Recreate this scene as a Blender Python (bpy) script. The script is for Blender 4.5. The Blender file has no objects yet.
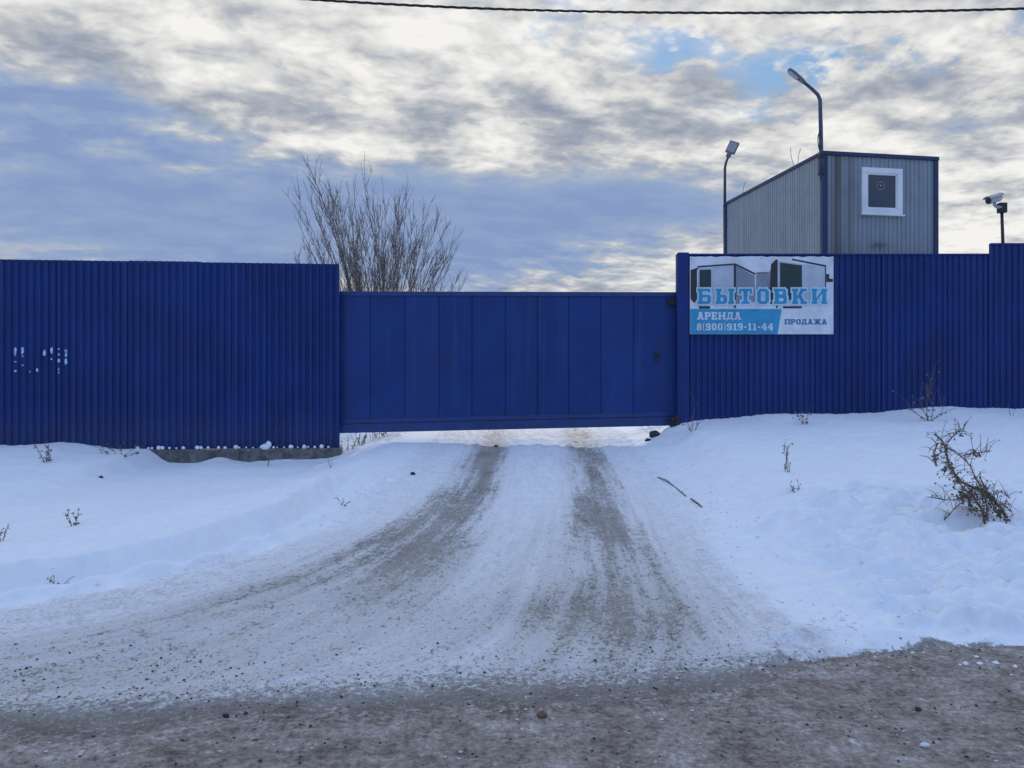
import bpy, math, random
import numpy as np
from mathutils import Vector, Matrix
R = math.radians
SC = bpy.context.scene
C = SC.collection
F = 770.0                      # focal length of the photograph in pixels
EYE = 1.65

# ------------------------------------------------------------------ helpers
def at(px, py, Y):
    return Vector(((px-512)*Y/F, Y, EYE-(py-384)*Y/F))

class MB:
    """collects faces, becomes ONE mesh object"""
    def __init__(s): s.v=[]; s.f=[]; s.m=[]; s.mi=0
    def add(s, vs, fs):
        o=len(s.v); s.v += [tuple(p) for p in vs]
        for f in fs: s.f.append([i+o for i in f]); s.m.append(s.mi)
    def box(s, x0,x1,y0,y1,z0,z1, M=None):
        vs=[Vector((x,y,z)) for z in (z0,z1) for y in (y0,y1) for x in (x0,x1)]
        if M is not None: vs=[M@p for p in vs]
        s.add(vs, [(0,2,3,1),(4,5,7,6),(0,1,5,4),(2,6,7,3),(0,4,6,2),(1,3,7,5)])
    def prism(s, pts, y0, y1, M=None):
        """polygon in xz extruded along y (y0 = front)"""
        n=len(pts)
        vs=[Vector((p[0],y0,p[1])) for p in pts]+[Vector((p[0],y1,p[1])) for p in pts]
        if M is not None: vs=[M@p for p in vs]
        a=sum(pts[i][0]*pts[(i+1)%n][1]-pts[(i+1)%n][0]*pts[i][1] for i in range(n))
        fr=list(range(n)); bk=list(range(n,2*n))[::-1]
        sides=[(i,i+n,(i+1)%n+n,(i+1)%n) for i in range(n)]
        if a<0:
            fr=fr[::-1]; bk=bk[::-1]; sides=[q[::-1] for q in sides]
        s.add(vs,[fr,bk]+sides)
    def tube(s, pts, rad, n=6, cap=True):
        pts=[Vector(p) for p in pts]
        if not hasattr(rad,'__len__'): rad=[rad]*len(pts)
        rings=[]; up=Vector((0.13,0.31,0.94)).normalized()
        t0=(pts[1]-pts[0]).normalized()
        a=t0.cross(up)
        if a.length<1e-3: a=t0.cross(Vector((1,0,0)))
        a.normalize()
        vs=[]
        for i,p in enumerate(pts):
            if i==0: t=pts[1]-pts[0]
            elif i==len(pts)-1: t=pts[-1]-pts[-2]
            else: t=pts[i+1]-pts[i-1]
            t=t.normalized()
            a=(a-t*a.dot(t)); a=a.normalized() if a.length>1e-6 else t.orthogonal().normalized()
            b=t.cross(a)
            for k in range(n):
                th=2*math.pi*k/n
                vs.append(p+(a*math.cos(th)+b*math.sin(th))*rad[i])
        fs=[]
        for i in range(len(pts)-1):
            for k in range(n):
                k2=(k+1)%n
                fs.append((i*n+k,i*n+k2,(i+1)*n+k2,(i+1)*n+k))
        if cap:
            fs.append(tuple(range(n))[::-1]); fs.append(tuple(range((len(pts)-1)*n,len(pts)*n)))
        s.add(vs,fs)
    def blob(s, c, rx, ry, rz, seed=0, rough=.18, nu=10, nv=7):
        rnd=random.Random(seed); c=Vector(c)
        ph=[rnd.uniform(0,6.28) for _ in range(6)]
        vs=[]; fs=[]
        for j in range(nv+1):
            t=math.pi*j/nv
            for i in range(nu):
                p=2*math.pi*i/nu
                k=1+rough*(math.sin(2*p+ph[0]+1.7*t)+.7*math.sin(3*p+ph[1]-2*t)+.6*math.sin(4*t+ph[2]+p))/1.6+rnd.uniform(-.4,.4)*rough
                vs.append(c+Vector((rx*k*math.sin(t)*math.cos(p),ry*k*math.sin(t)*math.sin(p),rz*k*math.cos(t))))
        for j in range(nv):
            for i in range(nu):
                i2=(i+1)%nu
                fs.append((j*nu+i,(j+1)*nu+i,(j+1)*nu+i2,j*nu+i2))
        s.add(vs,fs)
    def build(s, name, mats, parent=None, smooth=False, bevel=0):
        me=bpy.data.meshes.new(name); me.from_pydata(s.v,[],s.f)
        if not isinstance(mats,(list,tuple)): mats=[mats]
        for m in mats: me.materials.append(m)
        me.polygons.foreach_set('material_index', s.m)
        if smooth: me.polygons.foreach_set('use_smooth',[True]*len(s.f))
        me.update()
        o=bpy.data.objects.new(name,me); C.objects.link(o)
        if parent:
            o.parent=parent
            o.matrix_parent_inverse=parent.matrix_basis.inverted()
        if bevel:
            b=o.modifiers.new('bevel','BEVEL'); b.width=bevel; b.segments=2; b.limit_method='ANGLE'; b.angle_limit=R(40)
        return o

def tag(o, label=None, cat=None, group=None, kind=None):
    if label: o['label']=label
    if cat: o['category']=cat
    if group: o['group']=group
    if kind: o['kind']=kind
    return o
def empty(name, loc, label, cat, group=None):
    o=bpy.data.objects.new(name,None); C.objects.link(o); o.location=loc; o.empty_display_size=.2
    return tag(o,label,cat,group)

# ------------------------------------------------------------------ node helpers
class NT:
    def __init__(s, tree): s.t=tree; s.n=tree.nodes; s.l=tree.links
    def put(s, sock, v):
        if isinstance(v, bpy.types.NodeSocket): s.l.new(v, sock)
        elif v is not None: sock.default_value=v
    def node(s, typ, **kw):
        n=s.n.new(typ)
        for k,v in kw.items(): setattr(n,k,v)
        return n
    def math(s, op, a, b=None, c=None, clamp=False):
        n=s.node('ShaderNodeMath',operation=op,use_clamp=clamp)
        s.put(n.inputs[0],a); s.put(n.inputs[1],b)
        if c is not None: s.put(n.inputs[2],c)
        return n.outputs[0]
    def add(s,a,b): return s.math('ADD',a,b)
    def sub(s,a,b): return s.math('SUBTRACT',a,b)
    def mul(s,a,b): return s.math('MULTIPLY',a,b)
    def div(s,a,b): return s.math('DIVIDE',a,b)
    def sstep(s, v, a, b, o0=0.0, o1=1.0):
        n=s.node('ShaderNodeMapRange',interpolation_type='SMOOTHSTEP')
        s.put(n.inputs['Value'],v); n.inputs['From Min'].default_value=a; n.inputs['From Max'].default_value=b
        n.inputs['To Min'].default_value=o0; n.inputs['To Max'].default_value=o1
        return n.outputs['Result']
    def noise(s, vec, scale, detail=3, rough=.5, dist=0., dim='3D'):
        n=s.node('ShaderNodeTexNoise',noise_dimensions=dim)
        if vec is not None: s.l.new(vec,n.inputs['Vector'])
        n.inputs['Scale'].default_value=scale; n.inputs['Detail'].default_value=detail
        n.inputs['Roughness'].default_value=rough; n.inputs['Distortion'].default_value=dist
        return n.outputs['Fac']
    def xyz(s,x,y,z=0.0):
        n=s.node('ShaderNodeCombineXYZ'); s.put(n.inputs[0],x); s.put(n.inputs[1],y); s.put(n.inputs[2],z); return n.outputs[0]
    def sep(s,v):
        n=s.node('ShaderNodeSeparateXYZ'); s.l.new(v,n.inputs[0]); return n.outputs
    def vscale(s, v, sc):
        n=s.node('ShaderNodeVectorMath',operation='MULTIPLY'); s.put(n.inputs[0],v); n.inputs[1].default_value=sc; return n.outputs[0]
    def mix(s, f, a, b):
        n=s.node('ShaderNodeMix',data_type='RGBA',clamp_factor=True)
        s.put(n.inputs[0],f)
        for sock,v in ((n.inputs[6],a),(n.inputs[7],b)):
            if isinstance(v,(tuple,list)): v=(*v[:3],1.0)
            s.put(sock,v)
        return n.outputs[2]
    def ramp(s, f, stops):
        n=s.node('ShaderNodeValToRGB'); s.put(n.inputs[0],f); e=n.color_ramp.elements
        while len(e)<len(stops): e.new(.5)
        for i,(p,c) in enumerate(stops):
            e[i].position=p; e[i].color=(*c,1.0)
        return n.outputs[0]
    def bump(s, h, strength=.5, dist=.01, normal=None):
        n=s.node('ShaderNodeBump'); n.inputs['Strength'].default_value=strength; n.inputs['Distance'].default_value=dist
        s.l.new(h,n.inputs['Height'])
        if normal is not None: s.l.new(normal,n.inputs['Normal'])
        return n.outputs[0]
def material(name):
    m=bpy.data.materials.new(name); m.use_nodes=True
    nt=NT(m.node_tree); b=m.node_tree.nodes['Principled BSDF']
    return m,nt,b
def coords(nt, kind='Object'):
    return nt.node('ShaderNodeTexCoord').outputs[kind]
def geo_pos(nt): return nt.node('ShaderNodeNewGeometry').outputs['Position']

def simple(name, col, rough=.6, var=.12, scale=8., metal=0., bump=0., spec=.5, stretch=(1,1,1), col2=None):
    m,nt,b=material(name)
    p=nt.vscale(geo_pos(nt),stretch)
    n=nt.noise(p,scale,5,.6)
    c2=col2 if col2 else tuple(c*(1-2.2*var) for c in col)
    c1=tuple(min(1,c*(1+var)) for c in col)
    nt.put(b.inputs['Base Color'],nt.mix(nt.sstep(n,.3,.7),c2,c1))
    nt.put(b.inputs['Roughness'],nt.sstep(n,.2,.8,max(.05,rough-.1),min(1,rough+.1)))
    b.inputs['Metallic'].default_value=metal; b.inputs['Specular IOR Level'].default_value=spec
    if bump: nt.put(b.inputs['Normal'],nt.bump(nt.noise(p,scale*4,4,.6),.6,bump))
    return m

# ------------------------------------------------------------------ materials
def paint_blue(name, base, dirt=.35):
    m,nt,b=material(name)
    p=geo_pos(nt)
    oi=nt.node('ShaderNodeObjectInfo').outputs['Random']
    n1=nt.noise(nt.vscale(p,(9,9,.35)),1.,4,.6)          # long vertical weathering streaks
    n2=nt.noise(p,1.3,4,.55)
    n3=nt.noise(p,40,4,.65)
    c0=nt.mix(nt.sstep(n2,.3,.7),tuple(c*.82 for c in base),tuple(c*1.15 for c in base))
    c1=nt.mix(nt.mul(nt.sstep(n1,.5,.78),.28),c0,(.055,.085,.20))
    c1=nt.mix(nt.mul(nt.sub(oi,.5),.22),c1,(.05,.08,.25))
    z=nt.sep(p)[2]
    low=nt.mul(nt.sstep(nt.add(z,nt.mul(nt.sub(n3,.5),.5)),1.35,.75),dirt)    # road splash on the foot of the sheets
    c2=nt.mix(nt.mul(low,nt.sstep(n3,.35,.65)),c1,(.10,.10,.12))
    nt.put(b.inputs['Base Color'],c2)
    nt.put(b.inputs['Roughness'],nt.sstep(n2,.2,.8,.42,.62))
    b.inputs['Specular IOR Level'].default_value=.28
    nt.put(b.inputs['Normal'],nt.bump(nt.noise(nt.vscale(p,(3,3,1)),2.2,2,.5),.25,.02))
    return m
M={}
M['fence']=paint_blue('fence_paint',(.0068,.0275,.140))
M['gate']=paint_blue('gate_paint',(.008,.035,.165),.2)
M['trim']=paint_blue('trim_paint',(.0075,.029,.145),.1)
M['cabin_trim']=simple('cabin_trim_paint',(.016,.030,.10),.55,.15,6)
M['rail']=simple('gate_rail_paint',(.011,.039,.165),.5,.12,6)
M['black']=simple('black_plastic',(.012,.012,.014),.5,.2,20)
M['iron']=simple('dark_iron',(.035,.034,.036),.55,.3,20,.3)
M['pole']=simple('grey_pole_paint',(.085,.10,.15),.75,.2,14,spec=.25)
M['lamp']=simple('lamp_housing',(.15,.165,.20),.7,.15,14,spec=.25)
M['lens']=simple('lamp_lens',(.30,.31,.33),.2,.05,14)
M['white']=simple('white_upvc',(.78,.79,.80),.35,.05,3)
M['camera']=simple('camera_housing',(.36,.38,.41),.4,.1,10)
M['concrete']=simple('rough_concrete',(.16,.155,.145),.9,.25,9,bump=.012)
M['cable']=simple('black_cable',(.015,.015,.017),.55,.2,30)
M['bark']=simple('bush_bark',(.16,.135,.12),.85,.3,12)
M['twig']=simple('twig_bark',(.20,.165,.145),.85,.3,12)
M['straw']=simple('dry_stalk',(.20,.145,.095),.9,.3,30)
M['deadleaf']=simple('dead_leaf',(.25,.19,.14),.9,.40,14)
M['brownstone']=simple('brown_stone',(.20,.105,.06),.85,.25,30,bump=.01)
M['darkstone']=simple('dark_stone',(.045,.05,.055),.8,.3,30,bump=.01)
M['ice']=simple('dirty_ice',(.62,.64,.67),.6,.12,25,bump=.01)
M['snowlump']=simple('loose_snow',(.84,.86,.89),.8,.03,25,bump=.004)

def glass_pane():
    m,nt,b=material('window_glass')
    b.inputs['Base Color'].default_value=(.03,.045,.065,1); b.inputs['Roughness'].default_value=.12
    b.inputs['Specular IOR Level'].default_value=.6
    n=nt.noise(geo_pos(nt),3,2)
    nt.put(b.inputs['Base Color'],nt.mix(n,(.02,.03,.05),(.05,.065,.085)))
    return m
M['glass']=glass_pane()

def cabin_metal():
    m,nt,b=material('galvanised_sheet')
    p=coords(nt)                                  # cabin's own axes: x along the front, y along the side
    x,y,z=nt.sep(p)
    n1=nt.noise(nt.vscale(p,(7,7,.3)),1.,4,.6); n2=nt.noise(p,2.2,4,.6)
    c=nt.mix(nt.sstep(n1,.3,.7),(.215,.255,.285),(.275,.315,.345))
    c=nt.mix(nt.mul(nt.sstep(n2,.45,.75),.35),c,(.15,.155,.155))
    # rusty runs near the front corner and a dark smudge under the window
    wob=nt.mul(nt.sub(nt.noise(nt.vscale(p,(3,3,.5)),1.,2),.5),.10)
    def run(x0,w):
        d=nt.div(nt.sub(nt.add(x,wob),x0),w)
        return nt.math('EXPONENT',nt.mul(nt.mul(d,d),-1.))
    front=nt.sstep(y,.06,.03)
    rn=nt.mul(nt.mul(nt.add(run(.33,.11),nt.mul(run(.62,.08),.55)),front),nt.sstep(n1,.1,.5))
    c=nt.mix(nt.mul(rn,.9),c,(.095,.08,.062))
    dx=nt.div(nt.sub(x,1.28),.20); dz=nt.div(nt.sub(z,4.55),.085)
    sm=nt.math('EXPONENT',nt.mul(nt.add(nt.mul(dx,dx),nt.mul(dz,dz)),-1.))
    sm=nt.mul(nt.mul(sm,front),nt.sstep(nt.noise(p,9,3),.3,.55))
    c=nt.mix(nt.mul(sm,.8),c,(.035,.033,.033))
    # dirt creeping up the whole lower sheet
    lo=nt.mul(nt.mul(nt.sstep(nt.add(z,nt.mul(n2,.6)),5.1,4.5),front),.3)
    c=nt.mix(lo,c,(.10,.10,.095))
    nt.put(b.inputs['Base Color'],c); b.inputs['Roughness'].default_value=.5; b.inputs['Metallic'].default_value=.15
    return m
M['cabin']=cabin_metal()

def ground_material():
    m,nt,b=material('snow_and_slush')
    p=geo_pos(nt)
    def attr(n): 
        a=nt.node('ShaderNodeAttribute'); a.attribute_name=n; return a
    flow=attr('flow').outputs['Vector']; dirt=attr('dirt').outputs['Fac']; road=attr('road').outputs['Fac']; pack=attr('packed').outputs['Fac']
    st1=nt.noise(nt.vscale(flow,(9,.42,1)),1.,6,.66,.15)
    st2=nt.noise(nt.vscale(flow,(38,1.7,1)),1.,4,.62,.15)
    st3=nt.noise(nt.vscale(flow,(60,14,1)),1.,3,.6,.3)
    gr=nt.noise(p,9,6,.68); gf=nt.noise(p,60,4,.6); big=nt.noise(p,1.6,4,.55)
    # fresh snow
    snow=nt.mix(nt.sstep(gr,.3,.7),(.80,.82,.85),(.86,.875,.895))
    sp=nt.noise(nt.vscale(p,(36,36,12)),1.,4,.75)          # icy specks
    packed=nt.mix(nt.sstep(nt.add(nt.add(nt.mul(st2,.20),nt.mul(gr,.34)),nt.mul(sp,.46)),.40,.58),(.56,.55,.55),(.83,.83,.84))
    c=nt.mix(pack,snow,packed)
    # dirt in tyre tracks
    d=nt.add(dirt,nt.mul(nt.sub(st1,.5),1.05))
    d=nt.add(d,nt.mul(nt.sub(st2,.5),.5))
    d=nt.add(d,nt.mul(nt.sub(gr,.5),.95))
    d=nt.add(d,nt.mul(nt.sub(gf,.5),.45))
    gate_=nt.sstep(dirt,.02,.12)
    d=nt.add(d,nt.mul(nt.sub(sp,.5),1.5))
    df=nt.mul(nt.sstep(d,.22,1.05),gate_)
    dcol=nt.mix(nt.sstep(nt.add(nt.mul(big,.6),nt.mul(st3,.4)),.38,.62),(.225,.188,.15),(.40,.345,.285))
    c=nt.mix(nt.mul(df,.92),c,dcol)
    # dark grit spots
    grit=nt.mul(nt.sstep(nt.noise(nt.vscale(p,(30,26,22)),1.,3,.7),.60,.68),nt.sstep(nt.add(dirt,nt.mul(road,.6)),.12,.5))
    c=nt.mix(nt.mul(grit,.75),c,(.07,.06,.055))
    # road slush
    rs=nt.noise(nt.vscale(p,(3.2,4.2,1)),1.,6,.66,.2); rf=nt.noise(nt.vscale(p,(17,17,1)),1.,5,.7)
    v=nt.add(nt.add(nt.mul(rs,.34),nt.mul(rf,.32)),nt.mul(sp,.34))
    v=nt.add(nt.mul(nt.sub(v,.5),2.2),.49)
    rc=nt.ramp(v,[(.30,(.14,.118,.10)),(.42,(.285,.240,.206)),(.53,(.405,.348,.305)),(.63,(.52,.465,.43)),(.72,(.72,.71,.70))])
    rfac=nt.sstep(nt.add(road,nt.mul(nt.sub(nt.add(nt.mul(sp,.55),nt.mul(rf,.45)),.5),1.9)),.30,.72)
    c=nt.mix(rfac,c,rc)
    nt.put(b.inputs['Base Color'],c)
    rough=nt.sstep(nt.add(nt.mul(df,.5),rfac),0,1,.85,.52)
    nt.put(b.inputs['Roughness'],rough)
    b.inputs['Specular IOR Level'].default_value=.25
    worn=nt.math('MAXIMUM',nt.math('MAXIMUM',df,rfac),nt.mul(pack,.7))
    h=nt.add(nt.mul(nt.add(nt.mul(st2,.28),nt.mul(sp,.8)),worn),nt.mul(nt.add(gr,nt.mul(gf,.3)),.35))
    h=nt.add(h,nt.mul(nt.mul(nt.add(rf,nt.mul(sp,.7)),rfac),1.1))
    nt.put(b.inputs['Normal'],nt.bump(h,.9,.024))
    return m
M['ground']=ground_material()

# ------------------------------------------------------------------ terrain
def _h(ix,iy,seed):
    n=(ix.astype(np.int64)*374761393+iy.astype(np.int64)*668265263+seed*1442695041)&0xffffffff
    n=((n^(n>>13))*1274126177)&0xffffffff
    n=(n^(n>>16))&0xffffffff
    return n.astype(np.float64)/4294967296.0*2*np.pi
def pn(x,y,seed=0):
    x=np.asarray(x,float); y=np.asarray(y,float)
    xi=np.floor(x); yi=np.floor(y); fx=x-xi; fy=y-yi
    def g(dx,dy):
        a=_h(xi+dx,yi+dy,seed); return np.cos(a)*(fx-dx)+np.sin(a)*(fy-dy)
    u=fx*fx*fx*(fx*(fx*6-15)+10); v=fy*fy*fy*(fy*(fy*6-15)+10)
    a=g(0,0)*(1-u)+g(1,0)*u; b=g(0,1)*(1-u)+g(1,1)*u
    return (a*(1-v)+b*v)*1.5
def fbm(x,y,seed=0,o=4,g=.5):
    s=0; a=1.
    for k in range(o): s=s+a*pn(x*2**k,y*2**k,seed+k*7); a*=g
    return s
def ss(a,b,x):
    t=np.clip((x-a)/(b-a),0,1); return t*t*(3-2*t)

DRIVE=np.array([(-50,0),(4.2,0),(5,.05),(6,.12),(7.5,.24),(9,.38),(10.5,.52),(12,.655),(13,.715),(15,.77),(18,.80),(40,1.0),(200,1.2),(5000,1.2)])
LE=np.array([(3.7,-22),(4.0,-12),(4.2,-8),(4.5,-6),(4.9,-4.6),(5.35,-3.6),(6.2,-2.55),(7.6,-1.8),(9.5,-1.55),(12,-1.43),(14,-1.4)])
TL=np.array([(3.7,-4.2),(4.0,-2.7),(4.4,-2.05),(5,-1.64),(6,-1.16),(7.5,-.76),(9,-.50),(12,-.33),(14,-.3)])
TR=np.array([(3.7,.1),(4.0,.38),(4.4,.70),(5,.92),(6,1.02),(7.5,1.05),(9,1.08),(12,1.18),(14,1.2)])
RE=np.array([(3.7,5.5),(4.0,4.),(4.3,2.9),(4.55,2.2),(4.9,1.95),(5.6,1.84),(6.5,1.80),(8.3,2.0),(10,2.02),(12,2.0),(14,2.1)])
def curve(tab,Y): return np.interp(Y,tab[:,0],tab[:,1])
def sm_curve(tab,Y):
    return (curve(tab,Y-.22)+curve(tab,Y+.22)+2*curve(tab,Y)+curve(tab,Y-.45)*.7+curve(tab,Y+.45)*.7)/5.4
def road_edge(X): return 4.02+.143*(X+2.7)

def fields(X,Y):
    L=sm_curve(LE,Y); a=sm_curve(TL,Y); b=sm_curve(TR,Y); r=sm_curve(RE,Y)
    u=np.where(X<a, .33*(X-L)/(a-L), np.where(X<b, .33+.39*(X-a)/(b-a), .72+.28*(X-b)/(r-b)))
    u=np.where(X<L,(X-L)*.30,u); u=np.where(X>r,1+(X-r)*.30,u)
    t=Y-road_edge(X)
    slope=(sm_curve(LE,Y+.05)-sm_curve(LE,Y-.05))/.1
    dl=(X-L)/np.sqrt(1+slope**2)                      # metres inside the left edge of the drive
    dr=X-r
    return u,t,dl,dr
def terrain(X,Y,want=False):
    X=np.asarray(X,float); Y=np.asarray(Y,float)
    u,t,dl,dr=fields(X,Y)
    near=ss(80,20,np.hypot(X,Y))
    zd=curve(DRIVE,Y-.15)*.25+curve(DRIVE,Y)*.5+curve(DRIVE,Y+.15)*.25
    # right verge
    tt=np.maximum(t,0)
    zr=np.interp(tt,[0,.10,.30,1.,2.5,4.5,6.5,8.2,12],[0,.085,.125,.215,.42,.66,.86,1.02,1.05])
    zr=zr+np.clip(X-2.9,-1,8)*.058*np.clip(tt/8,0,1)
    zr=np.where(Y>13.4, zr+(zd+.25-zr)*ss(13.4,18,Y), zr)
    wr=ss(-.05,1.15,dr+.12*fbm(X*1.3,Y*1.3,5,3))*ss(-.02,.12,t)*ss(40,16,Y)
    z=zd*(1-wr)+zr*wr
    zl=np.interp(Y,[4,6,7.5,9,11,12.8,13.6,16],[0,.19,.275,.325,.365,.375,.42,.72])
    zl=zl+(.225*ss(-5.62,-6.05,X)+.085*ss(-6,-8,X))*ss(8.5,12.4,Y)*ss(20,14,Y)-ss(-5.9,-7,X)*0
    zl=zl+.06*np.exp(-((X+4.85)/.22)**2)*np.exp(-((Y-12.75)/.25)**2)+.03*np.exp(-((X+3.7)/.5)**2)*np.exp(-((Y-12.8)/.2)**2)
    wl0=ss(-.45,-1.75,dl+.15*fbm(X*1.1,Y*1.1,6,3))*ss(-.1,.6,t)*ss(30,17,Y)
    z=z*(1-wl0)+zl*wl0
    # left verge: snow bank, a single rut pressed along its foot, a small ridge
    edge=dl+.05*fbm(X*2.2,Y*2.2,11,3)
    fall=ss(-.3,.9,t)*ss(24,15,Y)
    rutw=ss(11,8.5,Y)
    wl=ss(-.52,-.66,edge)*fall
    z=z+wl*ss(-2.6,-.7,edge)*.15*ss(11,8,Y)+wl*.03*fbm(X*.6,Y*.6,3,3)
    z=z-.075*ss(-.60,-.50,edge)*ss(-.20,-.30,edge)*rutw*fall+.07*np.exp(-((edge+.12)/.075)**2)*rutw*fall*(1+.8*pn(X*4,Y*4,21))
    z=z+.018*np.exp(-((edge+.66)/.06)**2)*rutw*fall
    z=z+wl*ss(11,8,Y)*(-.045*ss(-1.72,-1.64,edge)*ss(-1.38,-1.46,edge)+.022*np.exp(-((edge+1.3)/.06)**2))*ss(-.2,.25,pn(X*.35,Y*.35,17)+.12)
    # falling away in front of the left foundation, rising again further left
    # soft swells everywhere off the drive
    off=np.clip(wl+wr,0,1)*near
    z=z+off*(.03*fbm(X*.9,Y*.8,31,4)+.006*fbm(X*6,Y*6,33,3))
    # trampled, lumpy snow on the right near the road
    lump=wr*ss(-.05,.25,t)*ss(4.0,2.6,t+.5*pn(X*.7,Y*.7,41))
    ln=fbm(X*1.5+.35*Y,Y*4.2,43,4,.55)
    ft=np.abs(pn(X*2.3+.4*pn(X*2,Y*2,4),Y*5.2,47))
    z=z+lump*(.125*ln+.15*(np.minimum(ft,.35)-.2)+.022*fbm(X*8,Y*11,49,3))+wr*near*.008*fbm(X*5,Y*9,50,3)
    # plough lip at the road on the right
    z=z+.045*np.exp(-((t-.16+.07*fbm(X*2,Y*2,51,3))/.10)**2)*ss(.9,1.9,X)*(t>-.6)*(1+1.2*pn(X*3.1,Y*3.1,53))
    z=z-.025*np.exp(-((t+.05)/.05)**2)*ss(.9,1.9,X)
    # drift at the right fence and in the corner of the gate
    z=z+wr*near*(.05*np.exp(-((X-4.6)/1.0)**2)*np.exp(-((Y-12.9)/.5)**2)+.06*np.exp(-((X-7.3)/.9)**2)*np.exp(-((Y-12.9)/.9)**2))
    # drive: shallow tracks and streaks
    ind=ss(-.02,.03,u)*ss(1.02,.97,u)*ss(-.4,.2,t)*near
    U=u*3.6
    tr=np.exp(-((u-.33)/.085)**2)+np.exp(-((u-.71)/.085)**2)
    z=z+ind*(-.026*tr*ss(16,12,Y)+.012*fbm(U*7,Y*.8,61,3)+0.003*fbm(U*22,Y*2.2,63,2)+.012*fbm(X*8,Y*10,65,4))
    # rolled side ridges of the drive, and the tread of one tyre
    tread=np.exp(-((u-.895)/.022)**2)*ss(7.4,6.6,Y)*ss(4.5,5,Y)+np.exp(-((u-.10)/.03)**2)*ss(4.6,5.2,Y)*ss(9,7,Y)
    z=z+.007*tread*np.sin(Y*70+X*20)
    # road
    inr=ss(.25,-.15,t)*ss(-7.6,-7.,t)*near
    z=z+inr*(.012*fbm(X*1.4,Y*2.6,71,4)+.006*fbm(X*7,Y*10,73,3))
    z=z+(1-near)*(1.2*fbm(X*.004,Y*.004,81,3))*ss(60,400,np.hypot(X,Y))
    if not want: return z
    # ---- colour masks
    far=ss(9.5,6.5,Y)
    dirt=(.60+.08*ss(5.2,7.5,Y))*np.exp(-((u-.325)/(.095+.04*far))**2)+(.58+.12*ss(5.2,7.5,Y))*np.exp(-((u-.715)/(.095+.035*far))**2)
    dirt=dirt+.17+.15*ss(6.4,4.6,Y)+.12*far*np.exp(-((u-.55)/.12)**2)-.20*np.exp(-((u-.52)/.11)**2)*ss(7,9.5,Y)
    dirt=dirt+.08*np.exp(-((u-.62)/.05)**2)*np.exp(-((Y-5.3)/.5)**2)+.32*np.exp(-((u-.80)/.06)**2)*np.exp(-((Y-5.5)/.7)**2)
    dirt=dirt+.10*np.exp(-((u-.16)/.08)**2)*ss(8.5,6.5,Y)+.24*np.exp(-((u-.22)/.045)**2)*ss(12,9,Y)
    dirt=dirt-.10*np.exp(-((u-.02)/.08)**2)-.14*ss(.86,1.,u)*ss(5,6.5,Y)
    dirt=dirt*(.88+.35*fbm(U*1.2,Y*.35,91,3))
    inside=ss(-.04,.05,u+.03*fbm(X*3,Y*3,93,3))*ss(1.05,.93,u+.03*fbm(X*3,Y*3,95,3))*ss(30,15,Y)
    dirt=dirt*(1-.40*ss(5.5,4.6,Y)*ss(.52,.6,u))
    dirt=dirt*(1-.45*ss(6.4,5.0,Y)*ss(.52,.36,u))
    dirt=np.clip(dirt,0,1)*inside
    dirt=dirt*np.where(Y>12.6,.85,1.)
    pack=np.clip(inside*(.55+.5*ss(8.5,5,Y)),0,1)
    soft=np.where(X<1.2,.85,.09+.76*ss(2.1,1.2,X))
    road=ss(1,0,(t+.10*fbm(X*1.2,Y*2,97,4)+.05+.03*0)/(soft)*.5+np.where(X<1.2,.61,.61-.17*ss(1.2,2.1,X)))*ss(-7.6,-6.8,t)
    slush=.20*ss(.95,.1,t)*ss(2.3,1.3,X)*ss(-7.6,-6.8,t)
    road=np.clip(np.maximum(road,slush*(.7+.6*fbm(X*1.5,Y*2,99,3))),0,1)
    return z,np.stack([U,Y,np.zeros_like(Y)],-1),dirt,road,pack

def axis(fine0,fine1,step,growth,limit):
    a=[fine0]
    while a[-1]<fine1: a.append(a[-1]+step(a[-1]))
    s=step(a[-1])
    while a[-1]<limit: s*=growth; a.append(a[-1]+s)
    b=[fine0]; s=step(fine0)
    while b[-1]>-limit: s*=growth; b.append(b[-1]-s)
    return np.array(b[:0:-1]+a)
gx=axis(-8.8,8.9,lambda v:.027,1.16,4000.)
gy=axis(2.7,18.,lambda v:max(.014,.0046*v) if v<14 else .07,1.14,4000.)
GX,GY=np.meshgrid(gx,gy)
GZ,FLOW,DIRT,ROAD,PACK=terrain(GX,GY,True)
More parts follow.
